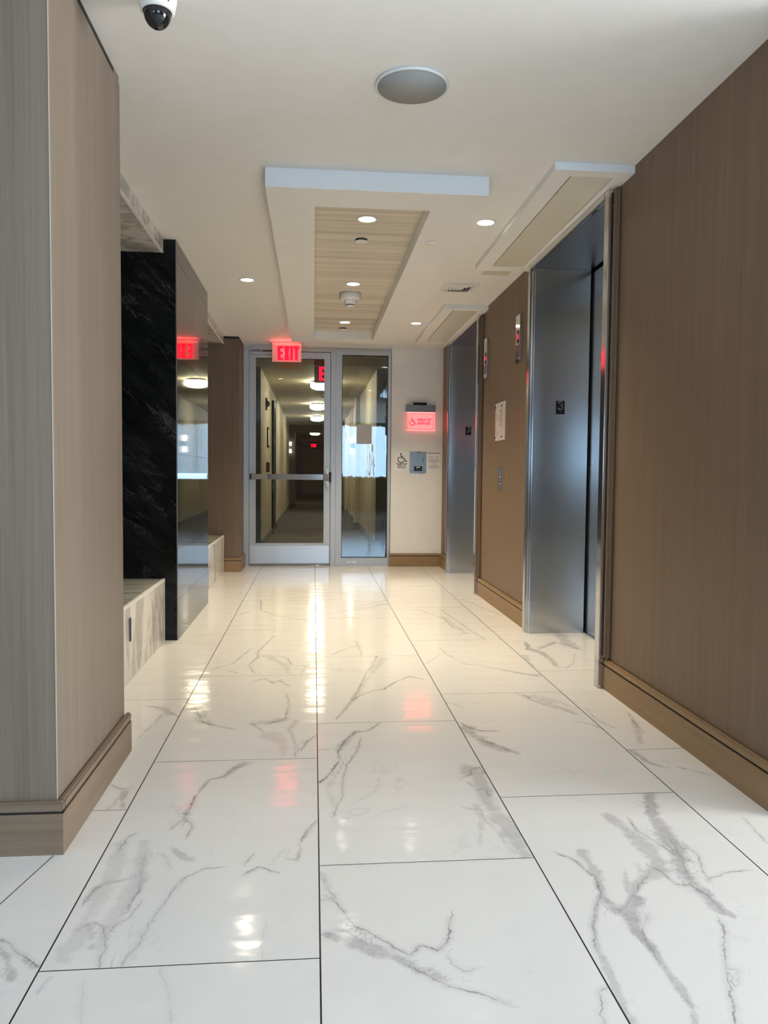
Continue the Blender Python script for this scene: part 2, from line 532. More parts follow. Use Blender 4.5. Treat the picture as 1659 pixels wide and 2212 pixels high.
def poly(bm, pts, frame, th=0.001):
    o, u, v, n = (Vector(a) for a in frame)
    a = [bm.verts.new(o + u * x + v * y) for x, y in pts]
    b = [bm.verts.new(o + u * x + v * y + n * th) for x, y in pts]
    k = len(pts)
    fs = [bm.faces.new(a), bm.faces.new(b)]
    for i in range(k):
        fs.append(bm.faces.new((a[i], a[(i + 1) % k], b[(i + 1) % k], b[i])))
    bmesh.ops.recalc_face_normals(bm, faces=fs)


def arc(cx_, cy_, r, a0, a1, n=14, ry=None):
    ry = ry or r
    return [(cx_ + r * math.cos(math.radians(a0 + (a1 - a0) * i / n)), cy_ + ry * math.sin(math.radians(a0 + (a1 - a0) * i / n))) for i in range(n + 1)]


def obj(name, bm, mats, parent=None, smooth=False):
    me = bpy.data.meshes.new(name)
    bm.to_mesh(me)
    bm.free()
    for m in (mats if isinstance(mats, (list, tuple)) else [mats]):
        me.materials.append(m)
    if smooth:
        for p in me.polygons:
            p.use_smooth = True
    o = bpy.data.objects.new(name, me)
    COL.objects.link(o)
    if parent is not None:
        o.parent = parent
        o.matrix_parent_inverse = Matrix.Translation(-wloc(parent))
    return o


def wloc(o):
    v = Vector((0, 0, 0))
    while o is not None:
        v = v + o.location
        if o.parent is not None:
            v = v + o.matrix_parent_inverse.translation
        o = o.parent
    return v


def tag(o, label, cat, group=None, kind=None):
    o['label'] = label
    o['category'] = cat
    if group:
        o['group'] = group
    if kind:
        o['kind'] = kind
    return o


def thing(name, label, cat, loc, group=None, kind=None):
    o = bpy.data.objects.new(name, None)
    o.empty_display_size = 0.05
    o.location = loc
    COL.objects.link(o)
    return tag(o, label, cat, group, kind)


def bx(name, mats, parent, *a, bev=0.0):
    bm = bmesh.new()
    box(bm, *a, bev=bev)
    return obj(name, bm, mats, parent)


def struct(name, mats, *a, bev=0.0, parent=None):
    o = bx(name, mats, parent, *a, bev=bev)
    if parent is None:
        o['kind'] = 'structure'
    return o


def dup(root, delta):
    """copy a thing with its parts and sub-parts, shifted by delta"""
    def cp(o, par):
        c = o.copy()
        COL.objects.link(c)
        c.parent = par
        for ch in [x for x in bpy.data.objects if x.parent == o and x is not c]:
            cp(ch, c)
        return c
    r = cp(root, None)
    r.location = root.location + Vector(delta)
    return r


def text_mesh(txt, size, frame, th=0.0008, align='CENTER', bold=0.0, spacing=1.0, xs=1.0):
    """lettering as a mesh in a plane (frame = origin, u, v, n)"""
    cu = bpy.data.curves.new('t', 'FONT')
    cu.body = txt
    cu.size = size
    cu.align_x = align
    cu.align_y = 'CENTER'
    cu.space_character = spacing
    cu.offset = bold
    cu.resolution_u = 3
    tmp = bpy.data.objects.new('t', cu)
    COL.objects.link(tmp)
    dg = bpy.context.evaluated_depsgraph_get()
    me = bpy.data.meshes.new_from_object(tmp.evaluated_get(dg))
    bm = bmesh.new()
    bm.from_mesh(me)
    bpy.data.objects.remove(tmp)
    bpy.data.curves.remove(cu)
    bpy.data.meshes.remove(me)
    o, u, v, n = (Vector(a) for a in frame)
    for w in bm.verts:
        w.co = o + u * (w.co.x * xs) + v * w.co.y + n * (w.co.z + th)
    return bm


FAR = lambda x, y, z: ((x, y, z), (1, 0, 0), (0, 0, 1), (0, -1, 0))      # a plane that faces the camera end
RIGHTW = lambda x, y, z: ((x, y, z), (0, -1, 0), (0, 0, 1), (-1, 0, 0))  # a plane on the right wall

# marble veins of the floor tiles in metres: kind, strength, [(x, y, half width)]
VEINS = [
 ('b', 0.75, [(1.153,2.501,0.0218), (1.087,2.340,0.0269), (1.067,2.229,0.0356), (1.063,2.126,0.0316), (1.022,1.996,0.0289), (1.013,1.913,0.0319)]),
 ('b', 0.6, [(1.013,1.913,0.0356), (1.018,1.857,0.0263), (1.020,1.804,0.0187), (1.039,1.772,0.0112)]),
 ('b', 0.55, [(0.939,2.350,0.0238), (0.961,2.236,0.0257), (0.976,2.139,0.0261), (0.971,2.051,0.0240), (0.958,2.001,0.0220)]),
 ('b', 0.5, [(0.958,2.001,0.0295), (0.903,1.974,0.0242), (0.853,1.925,0.0153), (0.813,1.861,0.0120), (0.802,1.820,0.0139)]),
 ('b', 0.8, [(0.830,1.871,0.0211), (0.781,1.791,0.0186), (0.772,1.710,0.0187), (0.783,1.652,0.0128)]),
 ('b', 0.6, [(0.783,1.652,0.0114), (0.778,1.578,0.0126), (0.782,1.528,0.0132), (0.774,1.461,0.0124), (0.760,1.419,0.0119)]),
 ('b', 0.55, [(0.774,2.119,0.0192), (0.773,1.990,0.0170), (0.743,1.877,0.0181), (0.758,1.823,0.0252), (0.801,1.825,0.0269)]),
 ('b', 0.45, [(0.726,1.857,0.0070), (0.678,1.760,0.0081), (0.658,1.679,0.0108), (0.650,1.600,0.0123), (0.646,1.542,0.0127), (0.631,1.459,0.0133), (0.633,1.429,0.0154)]),
 ('b', 0.45, [(0.869,2.033,0.0052), (0.843,1.961,0.0117), (0.828,1.904,0.0191)]),
 ('b', 0.5, [(0.902,2.031,0.0111), (0.901,1.999,0.0109)]),
 ('l', 0.9, [(0.709,2.110,0.0034), (0.742,2.068,0.0033), (0.750,2.016,0.0031), (0.764,1.979,0.0027), (0.751,1.899,0.0017), (0.711,1.837,0.0016), (0.677,1.760,0.0017), (0.654,1.679,0.0017)]),
 ('l', 0.7, [(0.747,1.888,0.0027), (0.763,1.849,0.0024), (0.756,1.818,0.0027), (0.789,1.831,0.0020), (0.814,1.867,0.0016), (0.862,1.924,0.0018), (0.912,1.980,0.0020)]),
 ('l', 0.7, [(1.000,2.313,0.0033), (0.993,2.234,0.0034), (1.013,2.173,0.0032), (1.036,2.093,0.0028)]),
 ('l', 0.8, [(0.944,2.021,0.0033), (0.959,1.989,0.0031), (0.966,1.928,0.0031), (1.004,1.914,0.0032), (1.024,1.867,0.0029), (1.023,1.803,0.0026)]),
 ('l', 0.6, [(1.096,2.152,0.0028), (1.103,2.068,0.0025), (1.059,1.943,0.0032), (1.134,1.976,0.0035), (1.193,1.984,0.0040)]),
 ('l', 0.7, [(0.827,1.788,0.0015), (0.797,1.751,0.0013), (0.781,1.705,0.0017), (0.778,1.665,0.0019), (0.777,1.610,0.0019)]),
 ('l', 0.8, [(0.994,1.755,0.0032), (0.990,1.725,0.0024), (0.951,1.656,0.0022), (0.908,1.568,0.0024), (0.877,1.495,0.0025), (0.854,1.441,0.0025), (0.841,1.412,0.0026)]),
 ('l', 0.6, [(0.914,1.580,0.0027), (0.938,1.574,0.0024), (0.914,1.537,0.0014)]),
 ('l', 0.6, [(1.068,2.154,0.0033), (1.050,2.072,0.0031), (1.032,1.996,0.0027), (1.004,1.914,0.0024)]),
 ('l', 0.9, [(0.169,1.738,0.0036), (0.192,1.708,0.0035), (0.222,1.680,0.0035), (0.247,1.714,0.0034), (0.272,1.704,0.0034), (0.291,1.690,0.0029), (0.319,1.740,0.0021), (0.342,1.824,0.0020)]),
 ('b', 0.6, [(0.165,1.695,0.0142), (0.194,1.672,0.0146), (0.230,1.628,0.0153), (0.259,1.618,0.0164), (0.290,1.589,0.0166)]),
 ('l', 0.8, [(0.230,1.628,0.0034), (0.257,1.603,0.0030), (0.289,1.569,0.0027), (0.323,1.553,0.0024), (0.364,1.536,0.0021), (0.402,1.504,0.0018)]),
 ('l', 0.5, [(0.303,1.668,0.0022), (0.322,1.629,0.0021), (0.340,1.612,0.0021), (0.359,1.620,0.0019)]),
 ('l', 0.7, [(0.626,1.538,0.0025), (0.603,1.524,0.0018), (0.600,1.495,0.0020), (0.580,1.456,0.0019), (0.578,1.433,0.0022)]),
 ('b', 0.5, [(0.575,2.742,0.0440), (0.597,2.624,0.0358), (0.580,2.463,0.0331), (0.592,2.334,0.0389), (0.609,2.216,0.0362), (0.604,2.111,0.0319)]),
 ('l', 0.7, [(0.532,2.676,0.0039), (0.573,2.710,0.0033), (0.579,2.753,0.0039), (0.616,2.773,0.0054), (0.624,2.728,0.0044)]),
 ('l', 0.7, [(0.552,2.627,0.0034), (0.566,2.576,0.0039), (0.600,2.584,0.0037), (0.597,2.517,0.0022)]),
 ('l', 0.5, [(0.504,2.429,0.0035), (0.542,2.412,0.0031), (0.543,2.329,0.0025), (0.567,2.249,0.0024), (0.573,2.134,0.0020)]),
 ('b', 0.3, [(0.538,2.448,0.0181), (0.525,2.314,0.0148), (0.489,2.182,0.0135)]),
 ('b', 0.65, [(0.657,3.215,0.0367), (0.677,3.097,0.0344), (0.706,3.013,0.0344), (0.786,2.917,0.0313)]),
 ('l', 0.8, [(0.648,3.277,0.0071), (0.671,3.214,0.0068), (0.713,3.172,0.0064), (0.774,3.168,0.0060)]),
 ('l', 0.7, [(0.696,3.054,0.0053), (0.747,2.984,0.0051), (0.795,2.899,0.0048)]),
 ('b', 0.35, [(1.083,3.653,0.0379), (1.125,3.529,0.0327), (1.168,3.454,0.0282), (1.197,3.362,0.0232)]),
 ('l', 0.5, [(1.037,3.696,0.0076), (1.089,3.520,0.0072), (1.147,3.455,0.0072), (1.195,3.373,0.0069)]),
 ('l', 0.5, [(1.169,3.266,0.0066), (1.217,3.225,0.0064), (1.245,3.138,0.0058), (1.253,3.068,0.0054)]),
 ('l', 0.6, [(1.252,2.912,0.0100), (1.264,2.831,0.0083), (1.271,2.763,0.0073), (1.307,2.733,0.0062)]),
 ('b', 0.35, [(1.261,2.911,0.0176), (1.263,2.787,0.0161), (1.300,2.738,0.0147)]),
 ('l', 0.5, [(1.374,2.715,0.0074), (1.404,2.686,0.0061), (1.439,2.651,0.0048)]),
 ('l', 0.6, [(1.439,3.357,0.0089), (1.405,3.213,0.0080), (1.401,3.122,0.0067)]),
 ('b', 0.4, [(1.434,3.307,0.0172), (1.377,3.124,0.0155), (1.332,2.985,0.0142)]),
 ('l', 0.45, [(1.369,2.287,0.0039), (1.357,2.216,0.0038), (1.348,2.134,0.0036)]),
 ('l', 0.4, [(1.268,3.455,0.0059), (1.260,3.286,0.0060), (1.291,3.189,0.0061)]),
 ('b', 0.5, [(0.024,2.056,0.0146), (0.042,1.973,0.0122), (0.061,1.927,0.0103)]),
 ('l', 0.8, [(0.056,1.938,0.0023), (0.077,1.873,0.0023), (0.102,1.802,0.0026), (0.139,1.771,0.0029), (0.168,1.736,0.0028)]),
 ('b', 0.65, [(0.038,1.774,0.0155), (0.083,1.748,0.0185), (0.124,1.714,0.0215), (0.167,1.689,0.0248)]),
 ('l', 0.6, [(0.020,1.920,0.0027), (0.050,1.926,0.0027), (0.064,1.906,0.0023)]),
 ('l', 0.6, [(0.038,1.770,0.0020), (0.058,1.794,0.0023), (0.085,1.783,0.0022), (0.116,1.746,0.0020)]),
 ('l', 0.8, [(-0.235,2.864,0.0103), (-0.287,2.826,0.0090), (-0.316,2.748,0.0081), (-0.365,2.720,0.0072), (-0.381,2.621,0.0051)]),
 ('b', 0.5, [(-0.249,2.876,0.0269), (-0.282,2.822,0.0197), (-0.310,2.737,0.0133)]),
 ('b', 0.75, [(-0.392,2.594,0.0059), (-0.389,2.512,0.0118), (-0.402,2.453,0.0190)]),
 ('l', 0.8, [(-0.389,2.584,0.0036), (-0.397,2.427,0.0035), (-0.424,2.357,0.0035)]),
 ('l', 0.8, [(-0.397,2.427,0.0047), (-0.364,2.358,0.0027), (-0.371,2.298,0.0038)]),
 ('l', 0.75, [(-0.571,1.958,0.0038), (-0.562,2.020,0.0040), (-0.538,2.050,0.0041), (-0.495,2.059,0.0037)]),
 ('b', 0.45, [(-0.567,1.963,0.0121), (-0.557,2.023,0.0130), (-0.516,2.049,0.0123)]),
 ('b', 0.28, [(-0.555,2.256,0.0263), (-0.538,2.086,0.0274), (-0.543,1.930,0.0271), (-0.543,1.796,0.0260), (-0.550,1.736,0.0273)]),
 ('b', 0.25, [(-0.491,2.266,0.0185), (-0.458,2.056,0.0222), (-0.482,1.866,0.0233), (-0.487,1.765,0.0221)]),
 ('l', 0.6, [(-0.550,2.235,0.0034), (-0.543,2.306,0.0038), (-0.533,2.320,0.0045)]),
 ('l', 0.6, [(-0.473,2.182,0.0022), (-0.456,2.068,0.0021), (-0.446,1.998,0.0026), (-0.455,1.939,0.0029), (-0.454,1.913,0.0025)]),
 ('b', 0.4, [(-0.439,2.067,0.0100), (-0.448,2.021,0.0081), (-0.453,1.955,0.0064)]),
 ('l', 0.7, [(-0.537,1.851,0.0036), (-0.519,1.864,0.0035), (-0.492,1.838,0.0020), (-0.473,1.789,0.0019), (-0.468,1.730,0.0022), (-0.465,1.693,0.0022)]),
 ('b', 0.5, [(-0.532,1.860,0.0077), (-0.511,1.812,0.0064), (-0.498,1.758,0.0055)]),
 ('b', 0.55, [(-0.401,2.228,0.0109), (-0.372,2.188,0.0148), (-0.343,2.153,0.0186)]),
 ('l', 0.5, [(-0.423,2.189,0.0031), (-0.407,2.177,0.0019), (-0.389,2.112,0.0015)]),
 ('l', 0.8, [(0.011,2.363,0.0044), (-0.016,2.305,0.0037), (-0.032,2.244,0.0030)]),
 ('b', 0.45, [(0.009,2.350,0.0107), (-0.025,2.261,0.0084)]),
 ('l', 0.5, [(-0.034,2.191,0.0022), (-0.040,2.131,0.0034), (-0.066,2.139,0.0039)]),
 ('b', 0.35, [(-0.038,2.177,0.0067), (-0.043,2.124,0.0055)]),
 ('l', 0.7, [(-0.105,2.072,0.0041), (-0.144,2.100,0.0041), (-0.178,2.065,0.0035)]),
 ('l', 0.6, [(-0.181,2.128,0.0041), (-0.171,2.160,0.0042)]),
 ('l', 0.6, [(-0.255,2.104,0.0038), (-0.295,2.102,0.0037), (-0.338,2.059,0.0032), (-0.359,1.992,0.0026), (-0.375,1.907,0.0023), (-0.389,1.840,0.0021), (-0.395,1.767,0.0020), (-0.419,1.695,0.0019)]),
 ('b', 0.3, [(-0.348,2.048,0.0099), (-0.362,1.992,0.0071)]),
 ('l', 0.5, [(-0.476,1.841,0.0025), (-0.446,1.873,0.0024), (-0.428,1.942,0.0023)]),
 ('l', 0.35, [(-0.111,1.818,0.0012), (-0.114,1.763,0.0011), (-0.108,1.694,0.0010)]),
 ('l', 0.35, [(-0.084,2.180,0.0023), (-0.108,2.132,0.0022)]),
 ('b', 0.5, [(-0.506,3.512,0.0245), (-0.472,3.378,0.0279), (-0.436,3.329,0.0275)]),
 ('l', 0.7, [(-0.535,3.565,0.0050), (-0.475,3.363,0.0067), (-0.414,3.313,0.0080), (-0.336,3.268,0.0074)]),
 ('b', 0.4, [(-0.259,3.333,0.0392), (-0.200,3.339,0.0353), (-0.131,3.373,0.0319)]),
 ('l', 0.6, [(-0.253,3.318,0.0075), (-0.213,3.240,0.0060)]),
 ('l', 0.7, [(-0.124,3.765,0.0031), (-0.110,3.593,0.0030), (-0.117,3.388,0.0071), (-0.184,3.329,0.0092)]),
 ('b', 0.4, [(-0.070,3.353,0.0227), (-0.097,3.247,0.0156), (-0.100,3.203,0.0081)]),
 ('l', 0.5, [(-0.091,3.217,0.0039), (-0.068,3.063,0.0030), (-0.065,2.935,0.0027)]),
 ('b', 0.25, [(-0.161,3.164,0.0555), (-0.109,3.052,0.0308), (-0.114,2.951,0.0220)]),
 ('l', 0.6, [(0.012,3.153,0.0085), (-0.022,3.087,0.0063), (-0.044,2.996,0.0043)]),
 ('l', 0.75, [(0.292,3.308,0.0091), (0.234,3.202,0.0097), (0.180,3.194,0.0095), (0.132,3.090,0.0069), (0.100,2.974,0.0038), (0.104,2.876,0.0037), (0.076,2.786,0.0054), (0.047,2.702,0.0057), (0.024,2.669,0.0063)]),
 ('b', 0.4, [(0.185,3.200,0.0227), (0.132,3.077,0.0204), (0.101,2.987,0.0181)]),
 ('l', 0.6, [(0.200,3.113,0.0038), (0.172,2.957,0.0043), (0.131,2.839,0.0040), (0.110,2.708,0.0027), (0.101,2.550,0.0027), (0.068,2.411,0.0030)]),
 ('b', 0.28, [(0.085,2.753,0.0250), (0.057,2.630,0.0164), (0.070,2.480,0.0167)]),
 ('l', 0.5, [(0.026,2.992,0.0064), (0.083,3.001,0.0051)]),
 ('l', 0.6, [(-0.683,2.691,0.0062), (-0.652,2.660,0.0064), (-0.633,2.668,0.0062)]),
 ('b', 0.6, [(-0.632,2.639,0.0138), (-0.626,2.582,0.0109), (-0.608,2.506,0.0093)]),
 ('l', 0.4, [(-0.641,2.583,0.0039), (-0.651,2.504,0.0037)]),
 ('l', 0.6, [(-0.758,3.614,0.0144), (-0.688,3.575,0.0117), (-0.593,3.450,0.0088)]),
 ('b', 0.35, [(-0.702,3.593,0.0380), (-0.630,3.486,0.0286)]),
 ('l', 0.35, [(-0.668,3.471,0.0080), (-0.690,3.285,0.0067), (-0.703,3.172,0.0057)]),
 ('b', 0.6, [(-0.711,1.791,0.0097), (-0.675,1.737,0.0112), (-0.640,1.664,0.0133)]),
 ('l', 0.8, [(-0.718,1.809,0.0043), (-0.692,1.794,0.0033), (-0.667,1.762,0.0028), (-0.643,1.743,0.0030), (-0.597,1.705,0.0027)]),
 ('b', 0.5, [(-0.634,1.734,0.0079), (-0.607,1.700,0.0077)]),
 ('b', 0.4, [(-0.558,1.661,0.0095), (-0.568,1.614,0.0073)]),
 ('l', 0.3, [(-0.481,1.636,0.0015), (-0.455,1.529,0.0014)]),
 ('l', 0.3, [(-0.326,1.666,0.0014), (-0.289,1.571,0.0014), (-0.279,1.516,0.0014)]),
 ('l', 0.6, [(0.382,4.547,0.0051), (0.349,4.359,0.0059), (0.289,4.138,0.0050), (0.223,3.795,0.0041), (0.166,3.565,0.0042), (0.106,3.373,0.0039)]),
 ('l', 0.75, [(0.167,3.577,0.0058), (0.222,3.714,0.0068), (0.298,3.805,0.0076), (0.355,3.829,0.0073), (0.438,3.971,0.0073), (0.520,4.069,0.0082), (0.575,4.009,0.0076)]),
 ('b', 0.3, [(0.413,4.468,0.0250), (0.303,4.088,0.0186), (0.207,3.715,0.0140), (0.121,3.405,0.0111)]),
 ('l', 0.5, [(0.113,4.581,0.0092), (0.193,4.721,0.0091), (0.296,4.824,0.0086)]),
 ('l', 0.5, [(0.278,4.938,0.0057), (0.290,4.716,0.0046), (0.291,4.552,0.0036)]),
 ('l', 0.5, [(0.121,5.948,0.0165), (0.271,6.065,0.0161), (0.369,6.255,0.0159), (0.511,6.440,0.0163), (0.628,6.556,0.0161)]),
 ('b', 0.3, [(0.284,6.078,0.0523), (0.385,6.109,0.0470), (0.583,6.360,0.0448)]),
 ('l', 0.55, [(-0.257,5.132,0.0091), (-0.332,4.665,0.0066), (-0.319,4.545,0.0060), (-0.358,4.361,0.0035), (-0.319,4.188,0.0044)]),
 ('l', 0.5, [(-0.381,4.750,0.0087), (-0.456,4.385,0.0083), (-0.548,4.285,0.0085)]),
 ('l', 0.5, [(-0.202,4.578,0.0112), (-0.144,4.497,0.0088), (-0.121,4.349,0.0089), (-0.051,4.327,0.0093), (0.019,4.288,0.0086)]),
 ('b', 0.3, [(-0.275,4.582,0.0352), (-0.157,4.350,0.0282), (-0.133,4.178,0.0140)]),
 ('l', 0.6, [(-0.306,4.014,0.0089), (-0.253,4.072,0.0094), (-0.207,3.978,0.0088), (-0.177,4.022,0.0091), (-0.125,3.929,0.0078)]),
 ('l', 0.6, [(-0.128,3.775,0.0023), (-0.108,3.582,0.0018), (-0.115,3.408,0.0022)]),
 ('l', 0.65, [(-0.578,7.124,0.0253), (-0.491,6.893,0.0189), (-0.441,6.555,0.0063), (-0.404,6.106,0.0143), (-0.264,5.846,0.0165), (-0.162,5.766,0.0159), (-0.051,5.669,0.0149)]),
 ('l', 0.4, [(-0.576,5.879,0.0124), (-0.487,6.074,0.0132)]),
 ('l', 0.4, [(-0.536,8.604,0.0266), (-0.331,8.205,0.0246), (-0.130,8.016,0.0239)]),
 ('l', 0.45, [(-0.459,4.246,0.0096), (-0.401,4.176,0.0077)]),
 ('l', 0.3, [(-0.033,4.344,0.0054), (-0.065,4.141,0.0050)]),
 ('b', 0.7, [(1.371,4.838,0.0148), (1.342,4.662,0.0266), (1.386,4.575,0.0323), (1.394,4.474,0.0325)]),
 ('b', 0.6, [(1.394,4.474,0.0310), (1.395,4.358,0.0223), (1.378,4.231,0.0145)]),
 ('b', 0.45, [(1.267,4.500,0.0271), (1.252,4.347,0.0179), (1.239,4.203,0.0096)]),
 ('b', 0.55, [(1.681,5.090,0.0518), (1.636,4.825,0.0559), (1.641,4.690,0.0610)]),
 ('b', 0.45, [(1.423,4.701,0.0248), (1.483,4.764,0.0254), (1.561,4.852,0.0263)]),
 ('l', 0.6, [(1.308,4.911,0.0097), (1.373,4.884,0.0092), (1.361,4.748,0.0029), (1.322,4.663,0.0085), (1.400,4.659,0.0086), (1.481,4.742,0.0082), (1.561,4.852,0.0095), (1.621,4.780,0.0092), (1.658,4.624,0.0085)]),
 ('l', 0.5, [(1.381,4.213,0.0073), (1.425,4.193,0.0069), (1.496,4.297,0.0039), (1.589,4.524,0.0024)]),
 ('l', 0.6, [(1.022,6.048,0.0117), (1.043,5.778,0.0110), (1.068,5.560,0.0102), (1.091,5.248,0.0093), (1.131,4.958,0.0086)]),
 ('b', 0.3, [(0.989,5.781,0.0308), (1.006,5.475,0.0266), (1.043,5.146,0.0222)]),
 ('l', 0.5, [(0.847,6.055,0.0135), (0.927,5.848,0.0125), (0.980,5.655,0.0105), (0.987,5.307,0.0081)]),
 ('l', 0.5, [(1.268,6.617,0.0164), (1.336,6.410,0.0151), (1.371,6.142,0.0139), (1.451,5.807,0.0127)]),
 ('l', 0.6, [(0.858,4.331,0.0073), (0.941,4.273,0.0072), (1.031,4.197,0.0070), (1.114,4.108,0.0068), (1.208,4.037,0.0066)]),
 ('b', 0.3, [(1.058,4.161,0.0172), (1.123,4.107,0.0237), (1.218,4.043,0.0299)]),
 ('l', 0.4, [(0.793,4.733,0.0065), (0.804,4.545,0.0069), (0.841,4.437,0.0072)]),
 ('l', 0.5, [(0.996,3.755,0.0053), (1.044,3.612,0.0051), (1.094,3.521,0.0049)]),
 ('b', 0.3, [(1.086,3.703,0.0164), (1.151,3.606,0.0208), (1.205,3.489,0.0245)]),
 ('l', 0.45, [(0.643,3.573,0.0049), (0.672,3.546,0.0048), (0.691,3.509,0.0046)]),
 ('l', 0.4, [(0.647,4.343,0.0049), (0.694,4.414,0.0048), (0.749,4.528,0.0048)]),
]

# ================================================================== SETTING
H = 2.54
W_, L_, A0 = 0.61, 1.22, 0.0198


def seg_dist(px, py, a, b):
    ax, ay = a[0], a[1]
    dx, dy = b[0] - ax, b[1] - ay
    l2 = dx * dx + dy * dy + 1e-12
    t = np.clip(((px - ax) * dx + (py - ay) * dy) / l2, 0, 1)
    qx, qy = ax + t * dx, ay + t * dy
    d = np.hypot(px - qx, py - qy)
    side = np.sign(dx * (py - ay) - dy * (px - ax))
    return d, side, a[2] + t * (b[2] - a[2])


def build_floor():
    G = 0.0019
    X0, X1, Y0, Y1 = -1.95, 1.92, 0.95, 9.10
    verts, faces, mids = [], [], []
    at = {k: [] for k in ('band', 'band_strength', 'line', 'line_far', 'line_width', 'line_strength', 'tile_id')}
    tid = 0
    tiles = []
    for c in range(-4, 4):
        xa, xb = A0 + c * W_, A0 + (c + 1) * W_
        off = 2.095 + 0.41 * c
        r0 = math.floor((Y0 - off) / L_)
        r = r0
        while off + r * L_ < Y1:
            ya, yb = off + r * L_, off + (r + 1) * L_
            x_, y_, X_, Y_ = max(xa, X0) + G, max(ya, Y0) + G * .8, min(xb, X1) - G, min(yb, Y1) - G * .8
            if X_ - x_ > .01 and Y_ - y_ > .01:
                tiles.append((x_, X_, y_, Y_))
            r += 1
    for (xa, xb, ya, yb) in tiles:
        tid += 1
        cen = ((xa + xb) / 2, (ya + yb) / 2)
        vis = xb > -1.0 and xa < 1.8 and yb > 1.2 and ya < 9.1
        step = 0.011 if vis and ya < 5.5 else (0.02 if vis else 0.6)
        nx = max(1, int(round((xb - xa) / step)))
        ny = max(1, int(round((yb - ya) / step)))
        gx, gy = np.meshgrid(np.linspace(xa, xb, nx + 1), np.linspace(ya, yb, ny + 1))
        px, py = gx.ravel(), gy.ravel()
        n = len(px)
        band = np.full(n, -1.0)
        bs = np.zeros(n)
        ud = np.full(n, 1.0)
        sd = np.full(n, 1.0)
        lw = np.full(n, .003)
        ls = np.zeros(n)
        if vis:
            for kind, s, pts in VEINS:
                m = len(pts) // 2
                mx = sum(p[0] for p in pts) / len(pts)
                my = sum(p[1] for p in pts) / len(pts)
                if not (xa - .005 <= mx <= xb + .005 and ya - .01 <= my <= yb + .01):
                    continue
                for a, b in zip(pts[:-1], pts[1:]):
                    d, sg, w = seg_dist(px, py, a, b)
                    if kind == 'b':
                        f = np.maximum(1 - d / np.maximum(w, .006), -1)
                        k = f > band
                        band[k] = f[k]
                        bs = np.where(k & (f > -.95), s, bs)
                    else:
                        k = d < ud
                        ud[k] = d[k]
                        sd[k] = (d * sg)[k]
                        lw[k] = np.clip(w, .0014, .006)[k]
                        ls[k] = s
        base = len(verts)
        verts += [(float(x), float(y), 0.0) for x, y in zip(px, py)]
        for j in range(ny):
            for i in range(nx):
                q = base + j * (nx + 1) + i
                faces.append((q, q + 1, q + nx + 2, q + nx + 1))
                mids.append(0)
        for k, v in (('band', band), ('band_strength', bs), ('line', sd), ('line_far', ud), ('line_width', lw), ('line_strength', ls), ('tile_id', np.full(n, float(tid)))):
            at[k].append(v)

    def extra(q, z, mi):
        base = len(verts)
        for x, y in q:
            verts.append((x, y, z))
        faces.append((base, base + 1, base + 2, base + 3))
        mids.append(mi)
        for k, v in (('band', -1.), ('band_strength', 0.), ('line', 1.), ('line_far', 1.), ('line_width', .003), ('line_strength', 0.), ('tile_id', 90. + len(verts))):
            at[k].append(np.full(4, v))
    # dark joint bed, and the lobby tiles outside the picture
    extra([(-4.2, -4.6), (6.7, -4.6), (6.7, 9.10), (-4.2, 9.10)], -0.0022, 1)
    for (x0, x1, y0, y1) in ((-4.2, 6.7, -4.6, .948), (1.922, 6.7, .952, 2.3), (-4.2, -1.952, .952, 2.3)):
        nx_, ny_ = max(1, round((x1 - x0) / W_)), max(1, round((y1 - y0) / L_))
        for i in range(nx_):
            for j in range(ny_):
                xa, xb = x0 + (x1 - x0) * i / nx_ + .0016, x0 + (x1 - x0) * (i + 1) / nx_ - .0016
                ya, yb = y0 + (y1 - y0) * j / ny_ + .0013, y0 + (y1 - y0) * (j + 1) / ny_ - .0013
                extra([(xa, ya), (xb, ya), (xb, yb), (xa, yb)], 0.0, 0)
    # cut joint running out from the foot of the wood pillar
    extra([(-.7245, 2.206), (-.7275, 2.206), (-.829, 1.72), (-.826, 1.72)], 0.0003, 1)
    me = bpy.data.meshes.new('floor')
    me.from_pydata(verts, [], faces)
    me.materials.append(M_TILE)
    me.materials.append(M_GROUT)
    me.polygons.foreach_set('material_index', mids)
    for k, parts in at.items():
        a = me.attributes.new(k, 'FLOAT', 'POINT')
        a.data.foreach_set('value', np.concatenate(parts).astype(np.float32))
    me.update()
    o = bpy.data.objects.new('floor', me)
    COL.objects.link(o)
    o['kind'] = 'structure'


build_floor()

# ceiling with the lobby, walls of the lobby behind the camera (all outside the picture)
struct('ceiling', M_WHITE, -4.3, 6.8, -4.7, 9.14, H, H + .12)
struct('wall_lobby_left', M_WALL, -4.3, -4.2, -4.7, 2.3, 0, H)


def wall_with_openings(name, mat, axis, c0, c1, a0, a1, opens):
    """wall slab between a0 and a1 with rectangular openings (s0, s1, z0, z1)"""
    bm = bmesh.new()

    def b(s0, s1, z0, z1):
        if s1 - s0 < 1e-4 or z1 - z0 < 1e-4:
            return
        if axis == 'x':
            box(bm, s0, s1, c0, c1, z0, z1)
        else:
            box(bm, c0, c1, s0, s1, z0, z1)
    cur = a0
    for s0, s1, z0, z1 in sorted(opens):
        b(cur, s0, 0, H)
        b(s0, s1, 0, z0)
        b(s0, s1, z1, H)
        cur = s1
    b(cur, a1, 0, H)
    o = obj(name, bm, mat)
    o['kind'] = 'structure'
    return o


wall_with_openings('wall_lobby_back', M_WOOD_R, 'x', -4.6, -4.45, -4.2, 6.7, [(-3.6, -1.85, .93, 2.1), (.7, 3.5, .93, 2.5)])
wall_with_openings('wall_lobby_side', M_WALL, 'y', 6.45, 6.6, -4.45, 2.3, [(-.95, 2.05, .3, 2.4)])


